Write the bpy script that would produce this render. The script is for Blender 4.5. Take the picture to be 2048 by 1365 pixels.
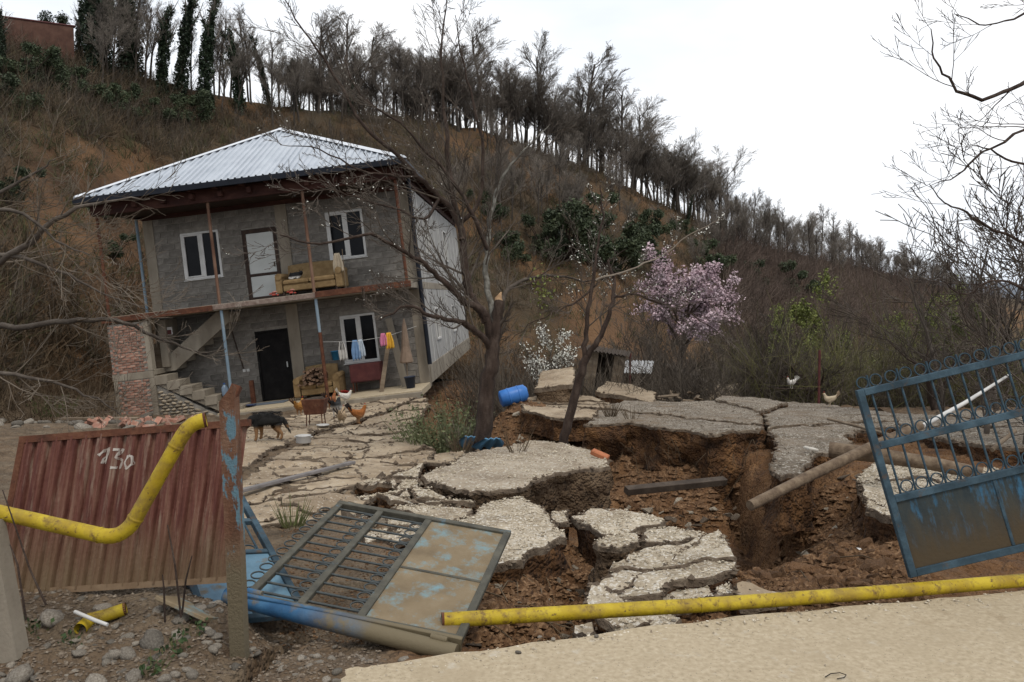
import bpy, bmesh, math, random
import numpy as np
from mathutils import Vector, Matrix, noise, geometry
R = math.radians
for o in list(bpy.data.objects): bpy.data.objects.remove(o)
scn = bpy.context.scene
COL = scn.collection
# ------------------------------------------------------------------ camera, sky, sun, exposure
F, CX, HY, H = 1593.0, 1024.0, 600.0, 2.0       # focal length in photo pixels, principal column, horizon row, eye height
cam = bpy.data.cameras.new('camera'); cam.sensor_width = 36; cam.lens = F/2048*36
cam.shift_y = -(682.5-HY)/2048; cam.clip_start = .05; cam.clip_end = 6000
camo = bpy.data.objects.new('camera', cam); COL.objects.link(camo)
camo.location = (0, 0, H); camo.rotation_euler = (R(90), 0, 0); scn.camera = camo
SUN_EL, SUN_AZ = 62, 200                         # overcast: a broad weak sun high behind the right shoulder
w = bpy.data.worlds.new('World'); scn.world = w; w.use_nodes = True
nt = w.node_tree; nt.nodes.clear()
wo = nt.nodes.new('ShaderNodeOutputWorld'); bg = nt.nodes.new('ShaderNodeBackground')
sky = nt.nodes.new('ShaderNodeTexSky'); sky.sky_type = 'NISHITA'; sky.sun_disc = False
sky.sun_elevation = R(SUN_EL); sky.sun_rotation = R(SUN_AZ); sky.air_density = 1.2; sky.dust_density = 3
hs = nt.nodes.new('ShaderNodeHueSaturation'); hs.inputs['Saturation'].default_value = .35
tc = nt.nodes.new('ShaderNodeTexCoord'); mp = nt.nodes.new('ShaderNodeMapping'); mp.inputs['Scale'].default_value = (1.2, 1.2, 3.5)
cn = nt.nodes.new('ShaderNodeTexNoise'); cn.inputs['Scale'].default_value = 1.3; cn.inputs['Detail'].default_value = 5
cr = nt.nodes.new('ShaderNodeValToRGB')
cr.color_ramp.elements[0].position = .38; cr.color_ramp.elements[0].color = (6.3, 6.9, 7.8, 1)
cr.color_ramp.elements[1].position = .74; cr.color_ramp.elements[1].color = (10.6, 10.6, 10.6, 1)
mx = nt.nodes.new('ShaderNodeMix'); mx.data_type = 'RGBA'; mx.inputs[0].default_value = .93
L = nt.links.new
L(sky.outputs[0], hs.inputs['Color']); L(tc.outputs['Generated'], mp.inputs[0]); L(mp.outputs[0], cn.inputs['Vector'])
L(cn.outputs[0], cr.inputs[0]); L(hs.outputs[0], mx.inputs[6]); L(cr.outputs[0], mx.inputs[7])
L(mx.outputs[2], bg.inputs[0]); bg.inputs[1].default_value = .1; L(bg.outputs[0], wo.inputs[0])
sl = bpy.data.lights.new('sun', 'SUN'); sl.energy = 1.5; sl.angle = R(18); sl.color = (1, .94, .84)
so = bpy.data.objects.new('sun', sl); COL.objects.link(so); so.location = (5, -5, 30)
so.rotation_euler = (R(90-SUN_EL), 0, R(28))
scn.view_settings.view_transform = 'Standard'; scn.view_settings.look = 'None'
scn.view_settings.exposure = 0.38; scn.view_settings.gamma = 1
scn.view_settings.use_curve_mapping = False
scn.render.engine = 'CYCLES'
scn.cycles.max_bounces = 5; scn.cycles.diffuse_bounces = 3; scn.cycles.transparent_max_bounces = 8
# ------------------------------------------------------------------ layout helpers
GA = .045
def P(px, py, d): return Vector(((px-CX)/F*d, d, H-(py-HY)/F*d))
def zp(y): return -GA*max(y-4.5, 0)
def zyard(x, y):                                  # the yard tilts with the house
    t = min(max((y-15.5)/5.5, 0), 1); k = min(max((1-x)/3, 0), 1); return zp(y)+.1*(min(max(x, -8.6), -2)+4)*t*t*(3-2*t)*k
def G(px, py, dz=0):                              # point of the sloping yard seen at that spot
    den = max(py-671.7, 20); d = F*(1.7975-dz)/den
    if d < 4.5: d = F*(2-dz)/(py-600)
    x = (px-CX)/F*d; return Vector((x, d, zyard(x, d)+dz))
V = Vector
def nz(x, y=0, z=0): return noise.noise(V((x, y, z)))
def fbm(x, y, z=0, o=4): return noise.fractal(V((x, y, z)), .9, 2.1, o)
# ------------------------------------------------------------------ object helpers
def setp(o, label=None, cat=None, group=None, kind=None):
    if label: o['label'] = label
    if cat: o['category'] = cat
    if group: o['group'] = group
    if kind: o['kind'] = kind
    return o
def thing(name, label, cat, loc=(0, 0, 0), group=None, mat=None):
    o = bpy.data.objects.new(name, None); COL.objects.link(o); o.empty_display_size = .1
    if mat is not None: o.matrix_world = mat
    else: o.location = loc
    return setp(o, label, cat, group)
class MB:
    def __init__(s): s.v = []; s.f = []; s.m = []; s.sm = []
    def add(s, vs, fs, mi=0, smooth=False):
        b = len(s.v); s.v.extend([tuple(p) for p in vs])
        for f in fs: s.f.append(tuple(i+b for i in f)); s.m.append(mi); s.sm.append(smooth)
        return s
    def box(s, x0, x1, y0, y1, z0, z1, mi=0, mat=None):
        vs = [V((x, y, z)) for z in (z0, z1) for y in (y0, y1) for x in (x0, x1)]
        if mat is not None: vs = [mat @ p for p in vs]
        return s.add(vs, [(0, 2, 3, 1), (4, 5, 7, 6), (0, 1, 5, 4), (2, 6, 7, 3), (0, 4, 6, 2), (1, 3, 7, 5)], mi)
    def bbox(s, x0, x1, y0, y1, z0, z1, b=.01, mi=0, mat=None):     # box with chamfered vertical-and-top edges
        vs = []
        for z, i in ((z0, b), (z0+b, 0), (z1-b, 0), (z1, b)):
            for (x, y) in ((x0, y0), (x1, y0), (x1, y1), (x0, y1)):
                cx = x+(i if x == x0 else -i); cy = y+(i if y == y0 else -i); vs.append(V((cx, cy, z)))
        if mat is not None: vs = [mat @ p for p in vs]
        fs = [(3, 2, 1, 0), (12, 13, 14, 15)]
        for k in range(3):
            for j in range(4): a = k*4+j; c = k*4+(j+1) % 4; fs.append((a, c, c+4, a+4))
        return s.add(vs, fs, mi)
    def tube(s, pts, rad, n=6, mi=0, caps=True, smooth=True):
        pts = [V(p) for p in pts]
        if not hasattr(rad, '__len__'): rad = [rad]*len(pts)
        vs = []; t = (pts[1]-pts[0]).normalized()
        u = t.orthogonal().normalized()
        for i, p in enumerate(pts):
            a = pts[max(i-1, 0)]; c = pts[min(i+1, len(pts)-1)]
            t2 = (c-a)
            if t2.length > 1e-9: t = t2.normalized()
            u = (u-t*u.dot(t))
            u = u.normalized() if u.length > 1e-6 else t.orthogonal().normalized()
            w_ = t.cross(u)
            for k in range(n):
                an = 2*math.pi*k/n; vs.append(p+(u*math.cos(an)+w_*math.sin(an))*rad[i])
        fs = []
        for i in range(len(pts)-1):
            for k in range(n):
                k2 = (k+1) % n; fs.append((i*n+k, i*n+k2, (i+1)*n+k2, (i+1)*n+k))
        s.add(vs, fs, mi, smooth)
        if caps:
            s.add(vs[:n], [tuple(range(n))[::-1]], mi); s.add(vs[-n:], [tuple(range(n))], mi)
        return s
    def lathe(s, prof, n=12, mi=0, mat=None, smooth=True):
        vs = [V((r*math.cos(2*math.pi*k/n), r*math.sin(2*math.pi*k/n), z)) for r, z in prof for k in range(n)]
        if mat is not None: vs = [mat @ p for p in vs]
        fs = [(i*n+k, i*n+(k+1) % n, (i+1)*n+(k+1) % n, (i+1)*n+k) for i in range(len(prof)-1) for k in range(n)]
        return s.add(vs, fs, mi, smooth)
    def mesh(s, name, mats):
        me = bpy.data.meshes.new(name); me.from_pydata(s.v, [], s.f)
        for m in (mats if isinstance(mats, (list, tuple)) else [mats]): me.materials.append(m)
        me.polygons.foreach_set('material_index', s.m); me.polygons.foreach_set('use_smooth', s.sm); me.update()
        return me
    def build(s, name, mats, parent=None, world=False, **kw):
        if world and parent is not None:
            inv = parent.matrix_world.inverted() if parent.type != 'EMPTY' or True else None
            inv = parent.matrix_basis.inverted()
            s.v = [tuple(inv @ V(p)) for p in s.v]
        return link(name, s.mesh(name, mats), parent, **kw)
def link(name, me, parent=None, label=None, cat=None, group=None, kind=None, loc=None, rot=None, scale=None):
    o = bpy.data.objects.new(name, me); COL.objects.link(o)
    if parent is not None: o.parent = parent
    if loc is not None: o.location = loc
    if rot is not None: o.rotation_euler = rot
    if scale is not None: o.scale = scale
    return setp(o, label, cat, group, kind)
def npmesh(name, v, f, mat, smooth=False):
    me = bpy.data.meshes.new(name); v = np.asarray(v, dtype=np.float32); f = np.asarray(f, dtype=np.int32); k = f.shape[1]
    me.vertices.add(len(v)); me.vertices.foreach_set('co', v.ravel())
    me.loops.add(f.size); me.loops.foreach_set('vertex_index', f.ravel())
    me.polygons.add(len(f)); me.polygons.foreach_set('loop_start', np.arange(0, f.size, k, dtype=np.int32))
    me.polygons.foreach_set('use_smooth', np.full(len(f), smooth))
    for m in (mat if isinstance(mat, (list, tuple)) else [mat]): me.materials.append(m)
    me.update(calc_edges=True); me.validate(); return me
def copy_tree(root, loc, rotz=0, sc=1, label=None, tilt=(0, 0), group=None):
    r = root.copy(); COL.objects.link(r); r.location = loc; r.rotation_euler = (tilt[0], tilt[1], rotz)
    r.scale = (sc, sc, sc) if not hasattr(sc, '__len__') else sc
    if label: r['label'] = label
    if group: r['group'] = group
    for ch in KIDS.get(root.name, []):
        c = ch.copy(); COL.objects.link(c); c.parent = r
        for g in KIDS.get(ch.name, []):
            e = g.copy(); COL.objects.link(e); e.parent = c
    return r
KIDS = {}
def kid(p, o): KIDS.setdefault(p.name, []).append(o); return o
# ------------------------------------------------------------------ materials
def mat(name, cols, scale=4, detail=6, bump=.3, bscale=30, rough=.85, metal=0, speck=None, rnd=0, stretch=None, spec=.3, attr=None, cols2=None, bdist=.02, dirt=None, grad=None, clod=None):
    m = bpy.data.materials.new(name); m.use_nodes = True; t = m.node_tree; N = t.nodes; K = t.links.new
    b = N['Principled BSDF']; b.inputs['Roughness'].default_value = rough; b.inputs['Metallic'].default_value = metal
    b.inputs['Specular IOR Level'].default_value = spec
    co = N.new('ShaderNodeTexCoord'); vec = co.outputs['Object']
    if stretch:
        q = N.new('ShaderNodeMapping'); q.inputs['Scale'].default_value = stretch; K(vec, q.inputs[0]); svec = q.outputs[0]
    else: svec = vec
    def nse(sc, det, v=svec, rg=.6):
        n = N.new('ShaderNodeTexNoise'); n.inputs['Scale'].default_value = sc; n.inputs['Detail'].default_value = det
        n.inputs['Roughness'].default_value = rg; K(v, n.inputs['Vector']); return n
    def ramp(cs, fac):
        r = N.new('ShaderNodeValToRGB'); e = r.color_ramp.elements
        while len(e) < len(cs): e.new(.5)
        for i, (p, c) in enumerate(cs): e[i].position = p; e[i].color = (*c, 1)
        K(fac, r.inputs[0]); return r.outputs[0]
    def mixc(a, c, fac, mode='MIX'):
        x = N.new('ShaderNodeMix'); x.data_type = 'RGBA'; x.blend_type = mode
        if hasattr(fac, 'is_linked'): K(fac, x.inputs[0])
        else: x.inputs[0].default_value = fac
        K(a, x.inputs[6])
        if hasattr(c, 'is_linked'): K(c, x.inputs[7])
        else: x.inputs[7].default_value = (*c, 1)
        return x.outputs[2]
    c = ramp(cols, nse(scale, detail).outputs[0])
    if cols2:
        c2 = ramp(cols2, nse(scale*1.3, detail).outputs[0]); at = N.new('ShaderNodeAttribute'); at.attribute_name = attr
        n3 = nse(scale*.8, 5); ad = N.new('ShaderNodeMath'); ad.operation = 'ADD'; K(at.outputs['Fac'], ad.inputs[0])
        su = N.new('ShaderNodeMath'); su.operation = 'MULTIPLY_ADD'; K(n3.outputs[0], su.inputs[0]); su.inputs[1].default_value = 1.2; su.inputs[2].default_value = -.6
        K(su.outputs[0], ad.inputs[1]); cl = N.new('ShaderNodeClamp'); K(ad.outputs[0], cl.inputs[0]); c = mixc(c, c2, cl.outputs[0])
    if speck:                                     # (scale, colour, amount)
        vo = N.new('ShaderNodeTexVoronoi'); vo.inputs['Scale'].default_value = speck[0]; K(vec, vo.inputs['Vector'])
        hsv = N.new('ShaderNodeSeparateColor'); K(vo.outputs['Color'], hsv.inputs[0])
        f = N.new('ShaderNodeMath'); f.operation = 'LESS_THAN'; K(hsv.outputs[0], f.inputs[0]); f.inputs[1].default_value = speck[2]
        c = mixc(c, speck[1], f.outputs[0])
    for dirt in ([] if not dirt else dirt if isinstance(dirt, list) else [dirt]):   # (scale, lo, hi, colour): patches with their own edge
        d = ramp([(dirt[1], (0, 0, 0)), (dirt[2], (1, 1, 1))], nse(dirt[0], 8, svec, .7).outputs[0]); c = mixc(c, dirt[3], d)
    if grad:                                      # (axis, from, to, colour, wobble): mud tide line
        sx = N.new('ShaderNodeSeparateXYZ'); K(vec, sx.inputs[0]); gn = nse(grad[5] if len(grad) > 5 else 6, 8, svec, .7)
        ma = N.new('ShaderNodeMath'); ma.operation = 'MULTIPLY_ADD'; K(gn.outputs[0], ma.inputs[0]); ma.inputs[1].default_value = grad[4]; K(sx.outputs[grad[0]], ma.inputs[2])
        mr = N.new('ShaderNodeMapRange'); mr.inputs[1].default_value = grad[1]+grad[4]*.5; mr.inputs[2].default_value = grad[2]+grad[4]*.5; K(ma.outputs[0], mr.inputs[0]); c = mixc(c, grad[3], mr.outputs[0])
    if rnd:
        oi = N.new('ShaderNodeObjectInfo'); mr = N.new('ShaderNodeMapRange'); K(oi.outputs['Random'], mr.inputs[0])
        mr.inputs[3].default_value = 1-rnd; mr.inputs[4].default_value = 1+rnd
        h2 = N.new('ShaderNodeHueSaturation'); K(mr.outputs[0], h2.inputs['Value']); K(c, h2.inputs['Color']); c = h2.outputs[0]
    K(c, b.inputs['Base Color'])
    if bump:
        bn = nse(bscale, 6, vec, .65); bu = N.new('ShaderNodeBump'); bu.inputs['Strength'].default_value = bump; bu.inputs['Distance'].default_value = bdist
        hgt = bn.outputs[0]
        if clod:
            for cs_, am in clod:
                vo2 = N.new('ShaderNodeTexVoronoi'); vo2.inputs['Scale'].default_value = cs_; K(vec, vo2.inputs['Vector'])
                m2 = N.new('ShaderNodeMath'); m2.operation = 'MULTIPLY_ADD'; K(vo2.outputs['Distance'], m2.inputs[0]); m2.inputs[1].default_value = -am; K(hgt, m2.inputs[2]); hgt = m2.outputs[0]
        K(hgt, bu.inputs['Height']); K(bu.outputs[0], b.inputs['Normal'])
    return m
def c3(a, b, c, lo=.3, hi=.7): return [(lo, a), ((lo+hi)/2, b), (hi, c)]
m_road = mat('road_concrete', c3((.27, .215, .14), (.35, .285, .193), (.42, .35, .25), .3, .7), 30, 12, .35, 120, .9, dirt=[(1.6, .50, .72, (.30, .24, .158)), (7, .58, .72, (.41, .365, .295)), (2.5, .60, .70, (.255, .195, .122)), (45, .62, .72, (.28, .225, .15))], speck=(150, (.2, .16, .11), .012), bdist=.004)
m_yard = mat('yard_concrete', c3((.18, .13, .083), (.275, .212, .142), (.36, .29, .205)), 1.4, 11, .6, 30, .9, speck=(48, (.36, .31, .25), .06), dirt=[(3.2, .50, .68, (.155, .112, .072)), (14, .58, .68, (.14, .10, .066))], rnd=.12)
m_grav = mat('gravel_concrete', c3((.26, .21, .145), (.43, .36, .265), (.57, .495, .385)), 3, 9, 1, 45, .95, speck=(48, (.62, .57, .49), .22), dirt=[(1.6, .52, .70, (.235, .18, .12)), (26, .56, .66, (.13, .10, .07))], bdist=.03)
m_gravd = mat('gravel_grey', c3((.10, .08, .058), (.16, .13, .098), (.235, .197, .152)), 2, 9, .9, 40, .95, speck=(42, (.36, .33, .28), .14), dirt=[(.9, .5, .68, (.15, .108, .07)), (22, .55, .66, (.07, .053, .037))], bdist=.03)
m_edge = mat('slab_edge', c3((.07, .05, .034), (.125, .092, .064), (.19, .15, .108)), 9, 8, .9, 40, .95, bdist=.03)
m_soil = mat('soil', c3((.065, .031, .014), (.145, .072, .030), (.235, .128, .058), .3, .72), 2.2, 10, .9, 22, .97, attr='gravel',
             cols2=c3((.085, .06, .038), (.14, .102, .066), (.21, .16, .108)), dirt=(14, .58, .7, (.045, .024, .013)), bdist=.05, clod=[(14, 1.2), (34, .7)])
m_cut = mat('cut_soil', c3((.038, .019, .010), (.10, .048, .020), (.19, .095, .037), .3, .7), 3.2, 10, 1, 16, .97, stretch=(1, 1, .6), dirt=(5, .55, .68, (.045, .025, .014)), bdist=.07, clod=[(9, 1.3), (24, .8)])
m_cuttan = mat('cut_subsoil', c3((.07, .045, .026), (.13, .085, .05), (.19, .135, .085)), 3.2, 10, 1, 16, .97, dirt=(4, .54, .68, (.06, .036, .021)), bdist=.06, clod=[(11, 1.2), (28, .8)])
m_stone = mat('stone', c3((.085, .07, .055), (.15, .13, .105), (.23, .205, .17)), 6, 6, .4, 30, .85, rnd=.45)
m_clod = mat('clod', c3((.06, .03, .015), (.125, .065, .03), (.20, .115, .057)), 9, 8, .8, 30, .97, rnd=.35)
m_conc = mat('column_concrete', c3((.145, .12, .09), (.205, .175, .135), (.27, .235, .185)), 2.5, 7, .3, 30, .9, stretch=(1, 1, .35))
m_block = mat('concrete_block', c3((.095, .086, .075), (.143, .13, .114), (.20, .184, .163)), 5, 7, .5, 40, .95, rnd=.22)
m_mort = mat('mortar', c3((.15, .135, .115), (.20, .183, .158), (.255, .235, .205)), 8, 6, .6, 40, .95)
m_side = mat('side_render', c3((.20, .192, .18), (.27, .26, .245), (.36, .35, .335)), 3.2, 8, .4, 25, .92, stretch=(2.2, 2.2, .5), dirt=(6, .58, .7, (.25, .24, .225)))
m_brick = mat('brick', c3((.20, .095, .065), (.27, .135, .095), (.34, .195, .145)), 6, 6, .5, 50, .92, rnd=.3, dirt=(9, .52, .66, (.26, .215, .17)))
m_pvc = mat('white_frame', c3((.40, .39, .37), (.48, .47, .45), (.54, .53, .51)), 3, 4, .05, 30, .45, dirt=(6, .66, .8, (.35, .32, .28)))
m_glass = mat('window_glass', c3((.003, .003, .004), (.006, .006, .007), (.010, .010, .011)), 2, 3, 0, 10, .1, spec=.12)
m_doorw = mat('white_door_panel', c3((.40, .41, .39), (.44, .45, .43), (.48, .49, .47)), 2, 4, .03, 20, .5)
m_wood_d = mat('dark_wood', c3((.018, .010, .007), (.032, .018, .012), (.05, .03, .02)), 5, 6, .3, 40, .7, stretch=(1, 1, .15))
m_black = mat('black_door', c3((.006, .006, .006), (.010, .009, .009), (.016, .015, .014)), 4, 5, .1, 20, .7, spec=.08)
m_redwood = mat('red_painted_timber', c3((.022, .008, .006), (.042, .014, .010), (.075, .032, .022)), 4, 7, .3, 30, .8, stretch=(.4, 1, 1))
m_wood = mat('old_timber', c3((.095, .068, .045), (.15, .112, .076), (.22, .175, .125)), 7, 8, .5, 40, .9, stretch=(.3, 1, 1))
m_log = mat('weathered_log', c3((.075, .05, .032), (.135, .095, .062), (.20, .15, .10)), 12, 8, .6, 40, .9)
m_darkplank = mat('wet_dark_plank', c3((.028, .019, .013), (.05, .036, .026), (.08, .06, .044)), 6, 7, .4, 40, .85)
m_roof = mat('roof_metal', c3((.33, .36, .40), (.385, .415, .455), (.43, .46, .50)), 1.5, 5, .04, 8, .42, metal=.15, spec=.4)
m_cap = mat('roof_ridge_cap', c3((.52, .54, .57), (.57, .59, .62), (.61, .63, .66)), 2, 4, .03, 8, .4, metal=.1)
m_trim = mat('dark_eave_trim', c3((.006, .008, .012), (.010, .012, .018), (.016, .018, .024)), 3, 4, .05, 20, .5, spec=.15)
m_rust = mat('rust_steel', c3((.05, .018, .010), (.09, .032, .016), (.14, .062, .033)), 8, 8, .5, 50, .85, dirt=(12, .58, .68, (.045, .022, .014)))
m_polerust = mat('rusty_pole', c3((.085, .04, .025), (.145, .08, .052), (.20, .125, .085)), 5, 7, .3, 40, .8, stretch=(1, 1, .3))
m_poleblue = mat('blue_grey_pole', c3((.10, .145, .185), (.15, .205, .25), (.21, .26, .295)), 5, 7, .2, 40, .6, dirt=(7, .6, .7, (.14, .08, .05)), stretch=(1, 1, .4))
m_postpeel = mat('peeling_blue_post', c3((.07, .034, .02), (.125, .058, .033), (.17, .095, .06), .3, .6), 9, 9, .6, 60, .8, stretch=(1, 1, .35), dirt=(13, .55, .58, (.10, .175, .215)), grad=(2, .75, .5, (.13, .105, .065), .2, 8))
m_gateblue = mat('blue_gate_paint', c3((.02, .034, .045), (.034, .058, .077), (.06, .10, .13)), 6, 8, .3, 40, .75, spec=.15, dirt=(7, .56, .68, (.085, .055, .035)))
m_gatetan = mat('muddy_gate_steel', c3((.115, .082, .046), (.165, .122, .07), (.205, .158, .098)), 3, 8, .25, 40, .7, dirt=(4.6, .50, .66, (.135, .225, .25)))
m_plateR = mat('gate_plate_blue_rust', c3((.016, .026, .034), (.032, .040, .042), (.055, .055, .045)), 2.2, 8, .25, 30, .8, spec=.12, stretch=(4, 1, 1), dirt=(3.6, .52, .66, (.035, .10, .17)), grad=(1, .42, .12, (.062, .046, .028), .4, 3))
m_bluepipe = mat('blue_post_paint', c3((.015, .05, .11), (.025, .085, .175), (.05, .135, .24)), 5, 8, .2, 40, .6, spec=.2, dirt=(6, .53, .66, (.13, .105, .065)), grad=(0, .45, .95, (.125, .10, .06), .5, 4))
m_bluestrip = mat('blue_strip_paint', c3((.012, .04, .085), (.022, .07, .14), (.045, .115, .2)), 5, 8, .2, 40, .6, spec=.2, dirt=(6, .53, .66, (.13, .105, .065)), grad=(1, 1.0, .45, (.125, .10, .06), .4, 4))
m_gateolive = mat('muddy_frame', c3((.04, .038, .03), (.062, .058, .044), (.095, .088, .066)), 8, 7, .3, 40, .7, dirt=(6, .6, .68, (.07, .13, .17)))
m_panel = mat('red_rust_sheet', c3((.06, .016, .012), (.105, .036, .025), (.165, .085, .058)), 4, 10, .35, 40, .75, stretch=(7, .7, 7), dirt=(2.6, .54, .70, (.215, .155, .115)), grad=(1, .48, .02, (.125, .083, .045), .55, 3))
m_yellow = mat('yellow_gas_pipe', c3((.26, .17, .008), (.36, .255, .010), (.43, .32, .018), .35, .65), 5, 8, .25, 30, .6, dirt=[(6, .48, .70, (.20, .13, .025)), (11, .54, .68, (.13, .075, .02)), (26, .58, .66, (.085, .045, .016))])
m_whitepaint = mat('white_numeral_paint', c3((.20, .15, .125), (.36, .32, .285), (.48, .45, .41)), 14, 6, .2, 40, .8)
m_bluebar = mat('blue_plastic', c3((.03, .12, .34), (.035, .145, .42), (.05, .18, .48)), 3, 4, .05, 20, .4)
m_bucket = mat('blue_bucket', c3((.03, .16, .30), (.035, .19, .36), (.045, .23, .42)), 3, 3, .03, 20, .45)
m_sofa = mat('mustard_sofa', c3((.14, .088, .04), (.19, .125, .058), (.24, .165, .083)), 7, 6, .3, 60, .95)
m_fire = mat('firewood', c3((.075, .042, .026), (.13, .078, .05), (.19, .125, .082)), 12, 6, .5, 50, .9, rnd=.4)
m_redcab = mat('dark_red_metal', c3((.05, .012, .012), (.075, .018, .017), (.10, .03, .026)), 4, 5, .1, 30, .6)
m_barkd = mat('bark_dark', c3((.018, .011, .008), (.042, .027, .02), (.082, .06, .047)), 9, 8, .8, 40, .95, stretch=(1, 1, .4))
m_bark = mat('bark_grey', c3((.042, .033, .026), (.07, .056, .045), (.11, .092, .075)), 8, 7, .5, 30, .95, rnd=.2)
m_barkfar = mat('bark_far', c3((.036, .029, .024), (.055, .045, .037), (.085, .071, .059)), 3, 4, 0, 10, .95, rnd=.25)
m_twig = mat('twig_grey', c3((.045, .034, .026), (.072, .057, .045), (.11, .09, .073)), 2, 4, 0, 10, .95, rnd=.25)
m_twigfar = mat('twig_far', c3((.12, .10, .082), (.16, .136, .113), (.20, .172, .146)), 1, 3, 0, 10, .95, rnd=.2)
m_twigl = mat('pale_twig', c3((.15, .12, .092), (.21, .172, .135), (.27, .225, .18)), 2, 4, 0, 10, .95)
m_lichen = mat('lichen_bark', c3((.05, .042, .033), (.12, .112, .095), (.22, .212, .185)), 10, 7, .5, 30, .95)
m_ivy = mat('ivy_leaf', c3((.010, .018, .009), (.018, .030, .014), (.030, .045, .02)), 3, 4, 0, 10, .6, rnd=.2)
m_ever = mat('evergreen_leaf', c3((.024, .034, .016), (.044, .058, .027), (.075, .09, .042)), 1.2, 5, 0, 10, .65, rnd=.2)
m_green = mat('spring_leaf', c3((.085, .10, .022), (.13, .15, .032), (.18, .20, .05)), 2, 4, 0, 10, .6)
m_grass = mat('grass_blade', c3((.05, .065, .018), (.09, .10, .032), (.13, .125, .05)), 1.5, 4, 0, 10, .8)
m_pink = mat('pink_blossom', c3((.33, .22, .25), (.48, .355, .39), (.62, .51, .535)), 3, 4, 0, 10, .8)
m_white = mat('white_blossom', c3((.55, .55, .48), (.68, .67, .60), (.78, .77, .71)), 3, 4, 0, 10, .8)
m_brush = mat('dry_brush', c3((.042, .028, .016), (.082, .057, .034), (.135, .099, .062)), .25, 6, 0, 10, .97)
m_brush2 = mat('grey_brush', c3((.052, .041, .031), (.09, .073, .056), (.14, .117, .092)), .2, 6, 0, 10, .97)
m_hill = mat('hillside_litter', [(.28, (.022, .017, .009)), (.42, (.05, .034, .018)), (.52, (.078, .048, .023)), (.60, (.12, .064, .028)), (.7, (.15, .082, .037))], .085, 10, .8, 2.5, .97, dirt=(.5, .56, .72, (.03, .028, .014)), bdist=.4, attr='bare', cols2=c3((.06, .034, .018), (.115, .06, .028), (.165, .09, .042)))
m_valley = mat('valley_ground', c3((.045, .038, .02), (.075, .06, .033), (.10, .09, .045)), .1, 9, .6, 3, .97, bdist=.2)
m_far = mat('far_forest_haze', c3((.085, .10, .125), (.11, .125, .15), (.13, .145, .17)), .01, 6, .5, .05, 1)  # blue-grey tint puts the haze of distance into the forest colour
m_fur = None
# ================================================================== TERRAIN
def sm(a, b, x):
    t = min(max((x-a)/(b-a), 0), 1); return t*t*(3-2*t)
def road_edge(x): return 4.60+.265*x+.05*math.sin(x*1.3)
BLOBS = [  # x, y, rx, ry, dz : hollows and heaps of the slide
    (2.3, 11.6, 1.75, 3.0, -1.25), (2.0, 9.0, 1.2, 1.2, -.35), (.55, 6.3, .22, .8, -.55), (.15, 5.2, .55, .38, -.3),
    (-1.0, 18.0, 1.5, 3.5, -.75), (.9, 15.5, 1.3, 2.2, -.7), (3.4, 7.3, 1.0, 1.1, .12), (4.6, 8.6, .9, .8, .05),
    (-.55, 9.2, 1.3, .6, -.25), (-1.6, 8.9, .5, .4, -.3), (3.75, 13.6, .22, 1.6, -.9), (5.2, 10.6, .9, .5, -.5),
    (-.9, 23.5, 1.4, 3.5, -1.1), (.05, 20.5, .9, 1.6, .85), (3.5, 11.4, .55, 1.3, -.75), (6.5, 16, 1.2, .5, -.5)]
def zs(x, y):
    re = road_edge(x)
    dm = sm(-2.45-.36*(y-6), -2.1-.36*(y-6), x)*sm(4.7, 5.3, y)       # slide zone
    ly = sm(-.9, -1.6, x+.09*(y-8))*sm(6.9, 7.6, y)*sm(24, 22, y)*dm; lg = sm(-.35, -.8, x+.16*(y-5))*sm(8.8, 8.0, y)*dm
    z = zyard(x, y)-(.27-.19*max(ly, lg))*dm
    for (bx, by, rx, ry, dz) in BLOBS:
        q = ((x-bx)/rx)**2+((y-by)/ry)**2
        if q < 6: z += dz*math.exp(-q)
    if x < -.3 and y < 6.2:                                                        # rubble heap by the fallen fence
        h = sm(-1.45, -1.8, x)*sm(6.2, 5.0, y); z += h*(.04+.15*sm(4.0, 4.9, y)); z -= .05*sm(-.5, -.9, x)*sm(-1.75, -1.45, x)*sm(4.3, 4.7, y)
        c = abs(x-(-1.42+.13*(y-4.2)+.05*nz(y*5)));  z -= .75*sm(.085, .03, c)*sm(5.1, 4.7, y)*sm(2.6, 3.6, y)
    if y < re: z -= .30*sm(re+.02, re-.3, y)*sm(-1.0, -.5, x)
    if x > -1.05 and y < re-.25: z = min(z, -.25)
    far = sm(22.5, 30, y+.2*nz(x*.3))*sm(-2, 2.5, x); z -= far*3.2                 # drop into the valley
    g = 1-sm(-1.2, -.2, x-.0*y)*1.0
    a = .055+.045*dm; s = 3.2
    z += a*fbm(x*1.3, y*1.3, 3, 5)*.7
    if y < 16:
        hard = 1-.75*max(ly, lg)
        ds = noise.voronoi(V((x*6, y*6, z*5)))[0]; z += (.05-.09*ds[0])*(.35+.65*dm)*hard
        ds = noise.voronoi(V((x*2.3, y*2.3, 7)))[0]; z += (.10-.16*ds[0])*dm*hard*sm(6.2, 7.5, y)
        z += .022*fbm(x*11, y*11, 1, 3)*hard
    else:
        ds = noise.voronoi(V((x*3, y*3, 0)))[0]; z += (.07-.11*ds[0])*dm
    return z
def gravelness(x, y):
    g = .42*sm(-.1, -1.0, x)*sm(6.0, 5.2, y)
    g = max(g, sm(-2.0, -2.7, x+.36*(y-6))*.9, sm(-.5, -.9, x+.16*(y-5))*sm(9.2, 8.4, y)*.85, sm(-.9, -1.6, x+.09*(y-8))*sm(6.9, 7.6, y)*.9, sm(14, 20, y)*sm(1, 3, x)*.7)
    return g
NR, NC = 560, 560
ys = 1.2*(34/1.2)**(np.linspace(0, 1, NR)**.9)
us = np.linspace(-1, 1, NC)
vs = []; ga = []
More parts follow.
